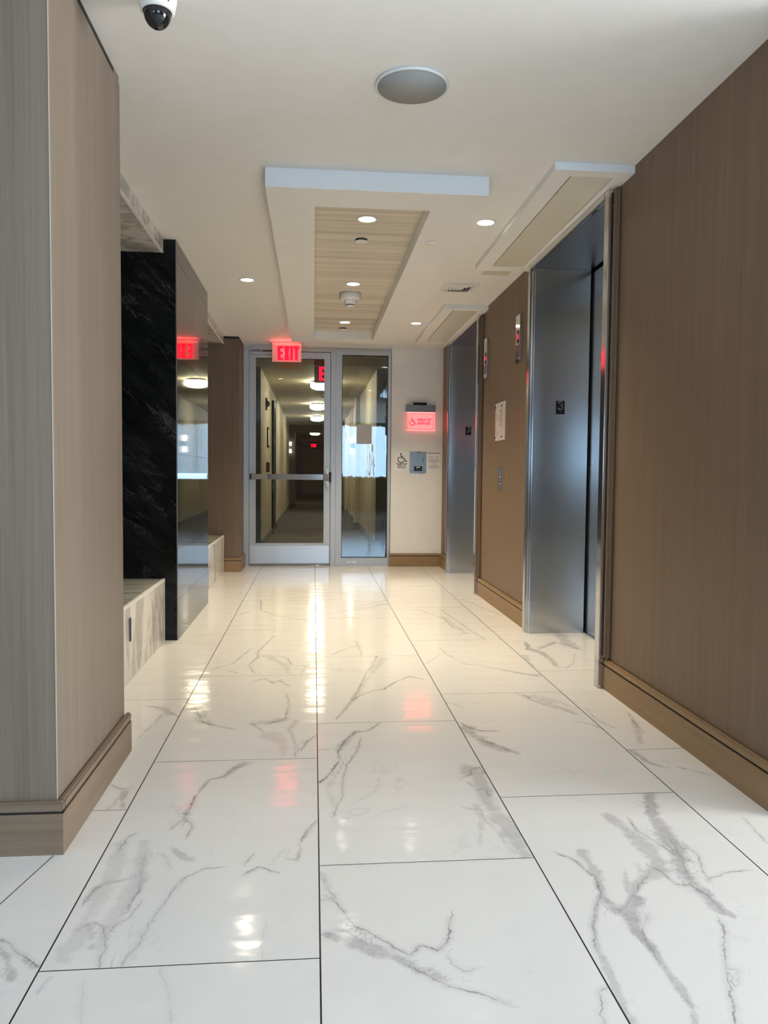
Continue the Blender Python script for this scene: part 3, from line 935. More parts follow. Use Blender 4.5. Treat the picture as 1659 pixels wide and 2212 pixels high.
def lobby_window(name, axis, c, s0, s1, z0, z1, nm_):
    w = thing(name, f'{nm_} lobby window with white frame and clear pane', 'window', (s0, c, z0) if axis == 'x' else (c, s0, z0), kind='structure')
    f = bmesh.new()
    t = .05
    n = max(1, round((s1 - s0) / 1.1))
    cols = [s0 + (s1 - s0 - t) * i / n for i in range(n + 1)]
    for s in cols:
        box(f, *((s, s + t, c - .03, c + .03) if axis == 'x' else (c - .03, c + .03, s, s + t)), z0, z1)
    for z in (z0, z1 - t):
        box(f, *((s0, s1, c - .028, c + .028) if axis == 'x' else (c - .028, c + .028, s0, s1)), z, z + t)
    obj('window_frame', f, M_PLASTIC, w)
    g = bmesh.new()
    box(g, *((s0 + .02, s1 - .02, c - .004, c + .004) if axis == 'x' else (c - .004, c + .004, s0 + .02, s1 - .02)), z0 + .02, z1 - .02)
    obj('pane', g, M_GLASS_W, w)


lobby_window('window_1', 'x', -4.52, .7, 3.5, .93, 2.5, 'wide')
lobby_window('window_4', 'x', -4.52, -3.6, -1.85, .93, 2.1, 'small')
lobby_window('window_2', 'y', 6.52, -.95, 2.05, .3, 2.4, 'long side')

# right wall: three wood-veneered runs between the lifts, shaft behind
XW = 1.497
E2 = dict(o0=3.778, i0=3.838, i1=5.135, o1=5.222)
E1 = dict(o0=6.835, i0=6.892, i1=8.312, o1=8.372)
struct('wall_right', M_WOOD_R, XW, 1.93, 2.30, E2['o0'] - .002, 0, H)
struct('wall_right', M_WOOD_R, XW, 1.86, E2['o1'], E1['o0'] - .002, 0, H)
struct('wall_right', M_WOOD_R, XW, 1.86, E1['o1'], 8.96, 0, H)
struct('wall_lobby_return', M_WALL, 1.932, 6.45, 2.30, 2.42, 0, H)
struct('wall_shaft', M_DARKWALL, 2.25, 2.35, 2.43, 9.2, 0, H)
# rounded wood beads next to the lift frames
for k, (y0, y1) in enumerate(((3.738, 3.776), (6.797, 6.833))):
    struct(f'trim_{k + 1}', M_WOOD_R, 1.468, XW + .004, y0, y1, .153, 2.50, bev=.012)

# left: wood pillar, marble niche, black column, second niche, wood pillar at the door
struct('pillar_left', M_WOOD_L, -1.95, -.722, 2.23, 3.012, 0, 2.512)
bx('corner_highlight', M_HIGHLIGHT, bpy.data.objects['pillar_left'], -.7232, -.7208, 2.2288, 2.2312, .153, 2.511)  # pale strip painting in the bright highlight along the pillar corner
struct('trim_3', M_BLACK, -1.94, -.726, 2.24, 2.935, 2.513, H)
struct('trim_4', M_WOOD_L, -1.94, -.724, 2.937, 3.008, 2.513, H)
struct('wall_left', M_WALL, -4.2, -1.952, 2.30, 2.42, 0, H)
struct('wall_left', M_WOOD_L, -1.95, -1.80, 3.014, 8.485, 0, H)
M_WOOD_F = wood('dark_wood_veneer', (0.155, 0.105, 0.066), (0.185, 0.128, 0.082), (0.215, 0.152, 0.10))
struct('pillar_far', M_WOOD_F, -1.95, -.803, 8.492, 9.30, 0, 2.515)
struct('trim_5', M_BLACK, -1.94, -.808, 8.50, 9.03, 2.516, H)


def skirting(name, path, mats_for, off=.022):
    """two-step oak skirting: board, dark groove, rounded cap"""
    bm = bmesh.new()
    for (x0, x1, y0, y1, ax, mi) in path:
        box(bm, x0, x1, y0, y1, 0.0, .118, mi=mi)
        s = .004
        box(bm, x0 + s if ax == 'x-' else x0, x1 - s if ax == 'x+' else x1, y0 + s if ax == 'y-' else y0, y1, .118, .123, mi=2)
        box(bm, x0, x1, y0, y1, .123, .152, bev=.005, mi=mi)
    o = obj(name, bm, [M_BASE_L, M_BASE_LX, M_DARKGAP] if mats_for else [M_BASE, M_BASE_X, M_DARKGAP])
    o['kind'] = 'structure'
    return o


skirting('baseboard_right', [(1.475, XW, 2.30, 3.776, 'x-', 0)], None)
skirting('baseboard_right', [(1.475, XW, E2['o1'] + .001, E1['o0'] - .003, 'x-', 0)], None)
skirting('baseboard_right', [(1.475, XW, E1['o1'] + .001, 8.926, 'x-', 0)], None)
skirting('baseboard_far', [(.882, 1.4745, 8.928, 8.95, 'y-', 1)], None)
skirting('baseboard_left', [(-.7215, -.700, 2.2295, 3.034, 'x+', 0), (-1.95, -.7, 2.208, 2.2292, 'y-', 1)], 'pale')
skirting('baseboard_left', [(-.8025, -.781, 8.491, 9.03, 'x+', 0), (-.960, -.781, 8.470, 8.4905, 'y-', 1)], None)

# far wall
struct('wall_far', M_WALL, .896, 1.93, 8.951, 9.30, 0, H)
struct('wall_far', M_WALL, -.80, .894, 9.03, 9.14, 2.531, H)

# dropped tray over the middle of the hall
bm = bmesh.new()
tx0, tx1, ty0, ty1, tz = -.237, .85, 3.80, 8.21, 2.449
rx0, rx1, ry0, ry1 = 0.0, .598, 4.05, 7.992
box(bm, tx0, tx1, ty0, ry0, tz, H)
box(bm, tx0, tx1, ry1, ty1, tz, H)
box(bm, tx0, rx0, ry0, ry1, tz, H)
box(bm, rx1, tx1, ry0, ry1, tz, H)
tray = obj('ceiling_tray', bm, M_WHITE)
tray['kind'] = 'structure'
bx('wood_panel', M_TRAYWOOD, tray, rx0, rx1, ry0, ry1, 2.534, 2.5395)


def soffit(y0, y1, x0):
    s = thing('ceiling_soffit', 'shallow white dropped soffit above the lift entrance', 'soffit', (x0, y0, 2.504), kind='structure')
    bm = bmesh.new()
    z = 2.504
    a0, a1, b0, b1 = x0 + .095, 1.420, y0 + .072, y1 - .105
    box(bm, x0, 1.4965, y0, b0, z, H)
    box(bm, x0, 1.4965, b1, y1, z, H)
    box(bm, x0, a0, b0, b1, z, H)
    box(bm, a1, 1.4965, b0, b1, z, H)
    obj('surround', bm, M_WHITE, s)
    bx('access_panel', M_CREAM, s, a0 + .008, a1 - .003, b0 + .004, b1 - .004, z + .002, z + .02)
    bx('shadow_gap', M_DARKGAP, s, a0, a1, b0, b1, z + .02, z + .03)


soffit(3.581, 5.371, 1.112)
soffit(6.638, 8.42, 1.103)

# ================================================================== GLAZED DOOR AND SIDELIGHT
YD = 9.05
d = thing('door_1', 'aluminium framed glass door with push bar and kick plate', 'door', (-.28, YD, 0), kind='structure')
bm = bmesh.new()
box(bm, -.818, -.744, YD - .02, YD + .08, 0, 2.53, bev=.003)
box(bm, .196, .252, YD - .02, YD + .08, 0, 2.53, bev=.003)
box(bm, -.744, .196, YD - .02, YD + .08, 2.478, 2.53, bev=.003)
box(bm, -.744, -.715, YD + .041, YD + .079, 0, 2.478)
box(bm, .170, .1958, YD + .041, YD + .079, 0, 2.478)
box(bm, -.715, .170, YD + .041, YD + .079, 2.445, 2.4778)
obj('door_frame', bm, M_ALU, d)
bm = bmesh.new()
box(bm, -.740, -.672, YD - .006, YD + .04, .006, 2.472)
box(bm, .124, .190, YD - .006, YD + .04, .006, 2.472)
box(bm, -.672, .124, YD - .006, YD + .04, 2.402, 2.472)
box(bm, -.672, .124, YD - .006, YD + .04, .006, .258)
lf = obj('leaf', bm, M_ALU, d)
bm = bmesh.new()
for (a, b_, c_, e_) in ((-.684, -.666, .252, 2.408), (.118, .134, .252, 2.408)):
    box(bm, a, b_, YD - .014, YD - .004, c_, e_, bev=.002)
box(bm, -.69, .142, YD - .014, YD - .004, 2.398, 2.428, bev=.002)
box(bm, -.69, .142, YD - .014, YD - .004, .240, .264, bev=.002)
obj('glazing_bead', bm, M_ALU, lf)
bm = bmesh.new()
for (a, b_, c_, e_) in ((-.672, -.6665, .258, 2.402), (.1185, .124, .258, 2.402), (-.672, .124, 2.396, 2.402), (-.672, .124, .258, .265)):
    box(bm, a, b_, YD + .0, YD + .03, c_, e_)
obj('gasket', bm, M_BLACK, lf)
bx('glass_pane', M_GLASS, lf, -.668, .120, YD + .012, YD + .018, .262, 2.398)
bx('kick_plate', M_KICK, d, -.736, .180, YD - .011, YD - .0062, .028, .234, bev=.001)
bx('sweep', M_GREYBOX, d, -.738, .188, YD - .009, YD - .0062, .004, .024)
# push bar
pb = bmesh.new()
box(pb, -.712, .108, 8.968, 9.02, 1.003, 1.066, bev=.006)
push = obj('push_bar', pb, M_STEEL_B, d)
bx('end_cap', M_BLACK, push, -.728, -.7125, 8.966, 9.043, 1.000, 1.069, bev=.004)
bm = bmesh.new()
box(bm, -.7115, -.522, 8.9665, 8.9678, 1.006, 1.063)
box(bm, -.524, -.520, 8.9655, 8.9668, 1.003, 1.066, mi=1)
obj('bar_cover', bm, [M_BRASS, M_BLACK], push)
bx('screw', M_BLACK, push, -.560, -.552, 8.9650, 8.9664, 1.031, 1.039)
bm = bmesh.new()
box(bm, .110, .178, 8.958, 9.043, .99, 1.072, bev=.005)
obj('latch_case', bm, M_STEEL_P, d)
bx('latch_plate', M_BLACK, d, .1785, .204, 8.975, 9.029, .975, 1.095, bev=.004)
bm = bmesh.new()
box(bm, .142, .176, 9.0, 9.043, 1.0725, 1.138, bev=.006)
prism(bm, [(.150, .990), (.178, .990), (.178, .918), (.150, .918), (.150, .950), (.140, .968), (.122, .978), (.122, .989)], 'y', 8.985, 9.015)
obj('lever', bm, M_BRASS, d)
# overhead closer
cl = bx('closer_body', M_ALU, d, -.688, -.44, 8.965, 9.029, 2.482, 2.538, bev=.004)
bm = bmesh.new()
tube(bm, [(-.60, 8.99, 2.472), (-.40, 8.99, 2.468), (-.12, 8.99, 2.466)], .006)
box(bm, -.612, -.588, 8.975, 9.005, 2.462, 2.4815)
obj('closer_arm', bm, M_STEEL_B, cl)
bx('closer_track', M_ALU, cl, -.705, -.10, 9.012, 9.043, 2.437, 2.463, bev=.002)
bx('track_end', M_BLACK, cl, -.7085, -.7055, 9.012, 9.043, 2.437, 2.463)

s = thing('window_3', 'narrow aluminium framed glass sidelight beside the glass door', 'window', (.58, YD, 0), kind='structure')
bm = bmesh.new()
box(bm, .2535, .325, YD - .02, YD + .08, 0, 2.53, bev=.003)
box(bm, .862, .8945, YD - .02, YD + .08, 0, 2.53, bev=.003)
box(bm, .325, .862, YD - .02, YD + .08, 2.452, 2.53, bev=.003)
box(bm, .325, .862, YD - .02, YD + .08, 0, .092, bev=.003)
fr = obj('window_frame', bm, M_ALU, s)
bm = bmesh.new()
for (a, b_, c_, e_) in ((.325, .3315, .092, 2.452), (.8545, .862, .092, 2.452), (.325, .862, 2.445, 2.452), (.325, .862, .092, .099)):
    box(bm, a, b_, YD + .0, YD + .03, c_, e_)
obj('gasket', bm, M_BLACK, fr)
bx('glass_pane', M_GLASS, s, .329, .858, YD + .012, YD + .018, .096, 2.448)
bm = bmesh.new()
for (x, w, z) in ((.40, .018, .035), (.425, .02, .042), (.455, .05, .037)):
    box(bm, x, x + w, YD - .0212, YD - .0201, z, z + .014)
obj('scuffed_sticker', bm, M_SIGN, s)
tag(bx('taped_notice', M_PAPER, None, .500, .676, YD + .0088, YD + .0108, 1.428, 1.654),
    'blank pale grey paper taped to the narrow glass sidelight', 'paper')

# ================================================================== LIFT ENTRANCES


def disc(name, mat, parent, frame, r, th, n=12):
    bm = bmesh.new()
    poly(bm, [(r * math.cos(2 * PI * k / n), r * math.sin(2 * PI * k / n)) for k in range(n)], frame, th)
    return obj(name, bm, mat, parent)


def digit3(x, y, z, h, parent):
    bm = bmesh.new()
    r = h * .245
    ln = arc(0, r * .96, r * .92, 160, -70, 12) + [(-r * .18, 0)]
    ln2 = [(-r * .18, 0.0)] + arc(0, -r * 1.06, r * 1.08, 78, -158, 14)
    strokes(bm, [ln, ln2], h * .12, FAR(x, y, z), .0006)
    return obj('numeral', bm, M_NUM, parent)


def elevator(e, label, plate_label, px0, px1, pz0, pz1):
    E = thing('elevator_entrance', label, 'elevator', (1.60, (e['i0'] + e['i1']) / 2, 0))
    zh = 2.466
    # frame: near jamb, far jamb, head
    bx('jamb', M_STEEL_B, E, 1.449, 1.96, e['o0'], e['i0'], .001, 2.503, bev=.003)
    bm = bmesh.new()
    box(bm, 1.449, XW + .02, e['i1'] + .034, e['o1'], .001, 2.503, bev=.003)
    box(bm, 1.466, XW + .02, e['i1'] + .012, e['i1'] + .0338, .001, 2.490)
    obj('jamb', bm, M_STEEL_B, E)
    bx('header', M_STEEL_B, E, 1.449, 1.475, e['i0'] + .0005, e['i1'] + .0335, zh, 2.503, bev=.003)
    ret = bx('return_panel', M_STEEL, E, 1.475, 1.856, e['i1'], e['i1'] + .0118, .001, zh)
    bx('ceiling_panel', M_STEEL, E, 1.4755, 1.868, e['i0'] + .001, e['i1'] + .011, zh + .001, zh + .02)
    bx('door', M_STEEL, E, 1.872, 1.90, e['i0'] + .001, e['i1'] + .08, .006, zh - .016)
    bm = bmesh.new()
    box(bm, 1.902, 1.96, e['i0'] + .001, e['i1'] + .10, .0, zh + .04)
    box(bm, 1.8565, 1.90, e['i1'] + .085, e['i1'] + .10, .0, zh + .04)
    obj('dark_gap', bm, M_DARKGAP, E)
    bx('sill', M_STEEL, E, 1.858, 1.901, e['i0'] + .001, e['i1'] + .08, .0005, .0055)
    for z in (.28, 1.05, 1.95, 2.42):
        disc('screw', M_GREYBOX, E, FAR(1.472, e['o0'] - .0002, z), .0035, .0014)
    p = thing('floor_number_plate', plate_label, 'sign', ((px0 + px1) / 2, e['i1'], (pz0 + pz1) / 2))
    bx('plate', M_INK, p, px0, px1, e['i1'] - .0025, e['i1'] - .0004, pz0, pz1)
    h = pz1 - pz0
    digit3((px0 + px1) / 2, e['i1'] - .0026, pz0 + h * .66, h * .60, p)
    bm = bmesh.new()
    for dz in (0, .006):
        poly(bm, [(.0022 * math.cos(k * PI / 4), .0022 * math.sin(k * PI / 4)) for k in range(8)], FAR((px0 + px1) / 2 + dz * .6, e['i1'] - .0026, pz0 + h * .12 + dz), .001)
    obj('braille', bm, M_INKGREY, p)
    return E


elevator(E2, 'brushed steel elevator entrance nearest the camera, second from the glass door', 'black plate with white numeral 3 on the large near elevator return', 1.632, 1.692, 1.497, 1.587)
elevator(E1, 'brushed steel elevator entrance beside the white end wall', 'black plate with white numeral 3 inside the far elevator', 1.641, 1.703, 1.510, 1.600)

# ================================================================== NICHES AND BLACK COLUMN
col_ = bmesh.new()
cx0, cx1, cy0, cy1 = -1.798, -.866, 5.03, 6.475
zs = [0.0, .59, 1.196, 1.807, 2.413, H - .002]
ym = 5.75
for z0, z1 in zip(zs[:-1], zs[1:]):
    for y0, y1 in ((cy0, ym), (ym, cy1)):
        box(col_, cx0, cx1, y0 + (.0 if y0 == cy0 else .0008), y1 - .0008, z0 + .0008, z1 - .0008)
for f in col_.faces:
    f.normal_update()
    f.material_index = 1 if f.normal.y < -.9 else 0
c = obj('column_marble', col_, [M_BMARBLE, M_BMARBLE_S])
c['kind'] = 'structure'
bx('edge_trim', M_GREYBOX, c, cx1 - .004, cx1 + .0015, cy0 - .0018, cy0 + .003, .001, H - .003)


def ledge(y0, y1, label, hood_label, x=-.945):
    b = thing('marble_ledge', label, 'ledge', (x - .4, (y0 + y1) / 2, 0))
    bx('slab_top', M_LEDGE_TOP, b, -1.798, x - .0125, y0, y1, .375, .400)
    bx('front_panel', M_LEDGE, b, x - .02, x, y0, y1, .080, .384)
    bx('toe_panel', M_LEDGE, b, x - .02, x - .0005, y0, y1, .002, .078)
    bx('edge_strip', M_SIGN, b, x - .0122, x + .0015, y0, y1, .3845, .402)
    h = thing('marble_canopy', hood_label, 'canopy', (x - .4, (y0 + y1) / 2, 2.5))
    bx('underside', M_HOOD, h, -1.798, x - .012, y0, y1, 2.456, 2.47)
    bx('fascia', M_HOOD, h, x - .0118, x, y0, y1, 2.462, 2.537)
    bx('edge_strip', M_SIGN, h, x - .014, x + .001, y0, y1, 2.4545, 2.4618)
    return b


ledge(3.036, 5.028, 'grey veined marble bench ledge between near wood pillar and black column', 'white marble overhang above the ledge nearest the camera')
ledge(6.477, 8.468, 'pale marble bench ledge between black column and far wood pillar', 'short white marble overhang behind the black column', -.962)
t = thing('cable_cover', 'slim grey-blue strip bent at the top on the near marble ledge front', 'strip', (-.944, 4.08, .27))
bx('upright', M_BLUEEDGE, t, -.9448, -.936, 4.062, 4.0675, .206, .328)
bx('upright_face', M_SIGN, t, -.9448, -.937, 4.0685, 4.082, .204, .326)
bx('top_bend', M_SIGN, t, -.9448, -.938, 4.0825, 4.165, .318, .327)

# ================================================================== CEILING FITTINGS


def downlight(x, y, z, label, power=DOWN_POWER, spread=110):
    t = thing('downlight', label, 'ceiling light', (x, y, z), 'recessed downlights')
    bm = bmesh.new()
    lathe(bm, [(.047, -.0005), (.047, -.004), (.056, -.006), (.061, -.0035), (.061, -.0005)], (x, y, z), 40, caps=False)
    obj('trim_ring', bm, M_PLASTIC, t)
    bm = bmesh.new()
    lathe(bm, [(.0465, -.0008), (.044, -.0022), (.0, -.003)], (x, y, z), 32, caps=False)
    obj('lens', bm, M_LENS, t)
    l = area_light('downlight_lamp', (x, y, z - .012), (0, 0, 0), .085, .085, power, WARM, math.radians(spread), 'DISK')
    return t


downlight(.297, 4.474, 2.534, 'round recessed downlight nearest the camera inside the wood panelled tray')
downlight(.295, 5.995, 2.534, 'middle recessed downlight in the wood panelled tray beside the smoke detector')
downlight(.293, 7.514, 2.534, 'recessed downlight at the far end of the wood panelled tray')
downlight(.983, 4.471, H, 'recessed downlight beside the near elevator soffit')
downlight(.982, 7.50, H, 'small recessed downlight beside the far elevator soffit')
downlight(-.507, 5.997, H, 'recessed downlight over the black marble column side', spread=122)

t = thing('smoke_detector', 'white round smoke detector on the wood panelled ceiling tray', 'smoke detector', (.289, 6.318, 2.534))
bm = bmesh.new()
lathe(bm, [(.0, 0), (.085, 0), (.085, -.045), (.078, -.055), (.055, -.058), (.0, -.058)], (.289, 6.318, 2.5335), 36, caps=False)
obj('base', bm, M_PLASTIC, t)
bm = bmesh.new()
lathe(bm, [(.050, -.0585), (.046, -.085), (.040, -.090), (.0, -.090)], (.289, 6.318, 2.5335), 32, caps=False)
hd = obj('head', bm, M_PLASTIC, t)
bm = bmesh.new()
lathe(bm, [(.034, -.0905), (.034, -.097), (0, -.097)], (.289, 6.318, 2.5335), 28, caps=False)
obj('sensor_slot', bm, M_INK, hd)
bm = bmesh.new()
lathe(bm, [(.0, -.0972), (.037, -.0972), (.037, -.103), (.02, -.108), (0, -.109)], (.289, 6.318, 2.5335), 28, caps=False)
obj('cap', bm, M_PLASTIC, hd)


def sprinkler(x, y, z, r, label, gap=.012):
    t = thing('sprinkler_cover', label, 'sprinkler', (x, y, z), 'concealed sprinkler covers')
    bm = bmesh.new()
    lathe(bm, [(r * .92, -.0006), (r * .92, -gap + .002), (0, -gap + .002)], (x, y, z), 32, caps=False)
    obj('shadow_ring', bm, M_INK if gap > .006 else M_WALL, t)
    bm = bmesh.new()
    lathe(bm, [(0, -gap + .0022), (r, -gap + .0022), (r, -gap - .002), (r * .9, -gap - .004), (0, -gap - .005)], (x, y, z), 32, caps=False)
    obj('cover_disc', bm, M_PLASTIC if gap > .006 else M_WHITE, t)


sprinkler(.290, 4.871, 2.534, .040, 'round sprinkler cover between first and second tray downlights')
sprinkler(.287, 7.826, 2.534, .040, 'round sprinkler cover at the far end of the tray')
sprinkler(.684, 4.593, 2.449, .038, 'faint white sprinkler cover flush on the white tray border', .0035)

t = thing('ceiling_speaker', 'large round grey speaker on the white ceiling', 'speaker', (.36, 2.95, H))
bm = bmesh.new()
lathe(bm, [(.0, -.0006), (.137, -.0006), (.137, -.009), (.132, -.0115), (.130, -.010)], (.36, 2.95, H), 64, caps=False)
obj('rim', bm, M_PLASTIC, t)
bm = bmesh.new()
lathe(bm, [(.1298, -.0085), (.1298, -.0105), (.0, -.0115)], (.36, 2.95, H), 64, caps=False)
obj('grille', bm, M_GRILLE, t)

ccx, ccy = -.478, 2.47
t = thing('security_camera', 'white dome security camera with smoked lens on the ceiling', 'camera', (ccx, ccy, H))
bm = bmesh.new()
lathe(bm, [(.0, 0), (.058, -.0006), (.058, -.03), (.052, -.058), (.047, -.064), (.043, -.065)], (ccx, ccy, H), 48, caps=False)
hs = obj('housing', bm, M_PLASTIC, t)
bm = bmesh.new()
lathe(bm, [(.0425, -.060)] + [(.041 * math.cos(a * PI / 24), -.066 - .047 * math.sin(a * PI / 24)) for a in range(0, 12)] + [(0, -.113)], (ccx, ccy, H), 48, caps=False)
obj('dome', bm, M_DOME, t)
for a in (-2.2, -.75):
    x, y = ccx + .0535 * math.cos(a), ccy + .0535 * math.sin(a)
    bx('screw', M_INK, hs, x - .002, x + .002, y - .002, y + .002, H - .05, H - .043)

# air diffuser
vx, vy, vs = 1.120, 6.035, .135
t = thing('air_vent', 'white square louvred air vent between the two elevator soffits', 'vent', (vx, vy, H))
bm = bmesh.new()


def ring(bm, cx, cy, a, b, z0, z1):
    box(bm, cx - b, cx + b, cy - b, cy - a, z0, z1)
    box(bm, cx - b, cx + b, cy + a, cy + b, z0, z1)
    box(bm, cx - b, cx - a, cy - a, cy + a, z0, z1)
    box(bm, cx + a, cx + b, cy - a, cy + a, z0, z1)


ring(bm, vx, vy, .098, vs, H - .008, H - .0006)
obj('frame', bm, M_PLASTIC, t)
bx('duct_shadow', M_INK, t, vx - .098, vx + .098, vy - .098, vy + .098, H - .0025, H - .0008)
for r in (.096, .072, .048):
    bm = bmesh.new()
    o_ = [bm.verts.new((vx + sx * r, vy + sy * r, H - .003)) for sx, sy in ((1, 1), (-1, 1), (-1, -1), (1, -1))]
    i_ = [bm.verts.new((vx + sx * (r - .015), vy + sy * (r - .015), H - .015)) for sx, sy in ((1, 1), (-1, 1), (-1, -1), (1, -1))]
    j_ = [bm.verts.new((vx + sx * (r - .018), vy + sy * (r - .018), H - .015)) for sx, sy in ((1, 1), (-1, 1), (-1, -1), (1, -1))]
    l_ = [bm.verts.new((vx + sx * (r - .003), vy + sy * (r - .003), H - .003)) for sx, sy in ((1, 1), (-1, 1), (-1, -1), (1, -1))]
    for A_, B_ in ((o_, i_), (i_, j_), (j_, l_), (l_, o_)):
        for k in range(4):
            bm.faces.new((A_[k], A_[(k + 1) % 4], B_[(k + 1) % 4], B_[k]))
    bmesh.ops.recalc_face_normals(bm, faces=bm.faces[:])
    obj('louvre', bm, M_PLASTIC, t)
bx('centre_plate', M_PLASTIC, t, vx - .026, vx + .026, vy - .026, vy + .026, H - .015, H - .012)

t = thing('ceiling_hatch', 'small flat cream access cover beyond the near elevator soffit', 'access panel', (1.305, 5.558, H))
bm = bmesh.new()
box(bm, 1.186, 1.420, 5.492, 5.622, H - .004, H - .0006, bev=.001)
obj('frame', bm, M_WHITE, t)
bx('cover', M_CREAM, t, 1.205, 1.402, 5.505, 5.609, H - .006, H - .0042)

# ================================================================== SIGNS


def letters_exit(frame_fn, x, y, z, lh, lw, gap, mat, parent):
    """the four block letters E X I T, each a part of the sign; x,z = lower left"""
    st = lh * .21
    px = x
    for ch in 'EXIT':
        bm = bmesh.new()
        w = lw * (.40 if ch == 'I' else 1)
        fr_ = frame_fn(px, y, z)
        R_ = lambda a, b, c_, e_: poly(bm, [(a, c_), (b, c_), (b, e_), (a, e_)], fr_, .003)
        if ch == 'E':
            R_(0, st, 0, lh); R_(st, w, 0, st * .8); R_(st, w * .94, lh / 2 - st * .42, lh / 2 + st * .42); R_(st, w, lh - st * .8, lh)
        elif ch == 'X':
            poly(bm, [(0, 0), (st * 1.15, 0), (w, lh), (w - st * 1.15, lh)], fr_, .003)
            poly(bm, [(w - st * 1.15, 0), (w, 0), (st * 1.15, lh), (0, lh)], fr_, .0035)
        elif ch == 'I':
            R_(w / 2 - st / 2, w / 2 + st / 2, 0, lh)
        else:
            R_(w / 2 - st / 2, w / 2 + st / 2, 0, lh - st * .8); R_(0, w, lh - st * .8, lh)
        obj(f'letter', bm, mat, parent)
        px += w + gap


ys = 8.74
t = thing('exit_sign', 'glowing red EXIT sign on a clear panel hung before the glass door', 'exit sign', (-.30, ys, 2.52))
bx('canopy', M_ALU, t, -.50, -.13, ys - .03, ys + .03, 2.5165, 2.539, bev=.003)
pn = bx('panel', M_ACRYL, t, -.464, -.140, ys - .004, ys + .004, 2.314, 2.516)
bx('lit_edge', M_REDEDGE, pn, -.462, -.142, ys - .003, ys + .003, 2.5105, 2.5163)
letters_exit(FAR, -.405, ys - .0045, 2.331, .157, .062, .0095, M_RED, t)
area_light('exit_sign_lamp', (-.31, ys - .05, 2.49), (PI, 0, 0), .26, .03, .35, (1, .05, .05))

ys = 9.5
t = thing('exit_sign', 'dark EXIT sign showing only its red E behind the door glass', 'exit sign', (.16, ys, 2.48))
bx('canopy', M_GREYBOX, t, -.01, .315, ys - .03, ys + .03, 2.50, 2.539)
bx('panel', M_ACRYL_D, t, .003, .310, ys - .004, ys + .004, 2.175, 2.4995)
bx('rail', M_GREYBOX, t, .003, .310, ys - .006, ys - .0045, 2.383, 2.388)
letters_exit(FAR, .062, ys - .0045, 2.205, .165, .062, .0095, M_RED, t)

# area of refuge lit sign on the far wall
yw = 8.9505
t = thing('refuge_sign', 'red lit AREA OF REFUGE sign under a grey housing on white wall', 'sign', (1.235, yw, 1.74))
hsg = bx('housing', M_GREYBOX, t, 1.062, 1.400, yw - .062, yw - .0005, 1.797, 1.876, bev=.003)
bx('mount', M_INK, hsg, 1.147, 1.300, yw - .05, yw - .001, 1.8765, 1.906, bev=.003)
for x in (1.358, 1.384):
    bx('indicator', M_INK, hsg, x, x + .008, yw - .0635, yw - .0622, 1.853, 1.861)
pn = bx('panel', M_ACRYL_R, t, 1.068, 1.396, yw - .036, yw - .030, 1.585, 1.7965)
bm = bmesh.new()
box(bm, 1.066, 1.398, yw - .0375, yw - .0285, 1.5825, 1.588)
box(bm, 1.3955, 1.399, yw - .0375, yw - .0285, 1.588, 1.79)
box(bm, 1.066, 1.398, yw - .0375, yw - .0285, 1.788, 1.7967)
obj('lit_edge', bm, M_REDEDGE, pn)


def wheelchair(frame, s, w, mat, parent, th=.0008):
    """the seated wheelchair figure, height s"""
    bm = bmesh.new()
    poly(bm, [(-.12 * s + .075 * s * math.cos(k * PI / 8), .43 * s + .075 * s * math.sin(k * PI / 8)) for k in range(16)], frame, th)
    strokes(bm, [[(-.12 * s, .36 * s), (-.08 * s, .0 * s), (.22 * s, .0 * s), (.38 * s, -.36 * s), (.52 * s, -.30 * s)], [(-.10 * s, .17 * s), (.16 * s, .17 * s)],
                 arc(-.10 * s, -.17 * s, .31 * s, 125, 345, 20)], w, frame, th)
    return obj('symbol', bm, mat, parent)


wheelchair(FAR(1.140, yw - .0365, 1.685), .088, .0085, M_RED, pn)
bm = text_mesh('AREA OF\nREFUGE', .041, FAR(1.272, yw - .0365, 1.687), .0012, bold=.0012)
obj('lettering', bm, M_RED, pn)
area_light('refuge_sign_lamp', (1.232, yw - .05, 1.69), (PI / 2, 0, 0), .30, .18, .42, (1, .10, .10))

t = thing('refuge_placard', 'white wheelchair AREA OF REFUGE placard left of the blue call box', 'sign', (1.022, yw, 1.23))
bx('board', M_SIGN, t, .938, 1.099, yw - .004, yw - .0005, 1.117, 1.337)
wheelchair(FAR(1.022, yw - .0043, 1.265), .112, .0085, M_INK, t)
bm = bmesh.new()
strokes(bm, [[(-.068, 0), (.068, 0)]], .0055, FAR(1.018, yw - .0043, 1.201), .0008, False)
obj('rule', bm, M_INK, t)
obj('lettering', text_mesh('AREA OF\nREFUGE', .0265, FAR(1.018, yw - .0043, 1.170), .0012, bold=.0006), M_INK, t)

t = thing('call_box', 'blue-grey steel emergency call box between two white notices', 'intercom', (1.211, yw, 1.22))
bx('plate', M_BLUEGREY, t, 1.113, 1.309, yw - .006, yw - .0005, 1.090, 1.341, bev=.002)
for x in (1.138, 1.284):
    for z in (1.317, 1.115):
        disc('screw', M_GREYBOX, t, FAR(x, yw - .0062, z), .005, .0012)
bm = bmesh.new()
for i in range(-3, 4):
    for j in range(-3, 4):
        if i * i + j * j <= 10:
            poly(bm, [(.0016 * math.cos(k * PI / 3), .0016 * math.sin(k * PI / 3)) for k in range(6)], FAR(1.196 + i * .0055, yw - .0062, 1.266 + j * .0055), .0008)
obj('speaker_holes', bm, M_GREYBOX, t)
for x, z in ((1.270, 1.254), (1.273, 1.231)):
    disc('indicator', M_INK, t, FAR(x, yw - .0062, z), .0062, .0015)
bx('label_strip', M_GREYBOX, t, 1.191, 1.237, yw - .0072, yw - .0061, 1.322, 1.339)
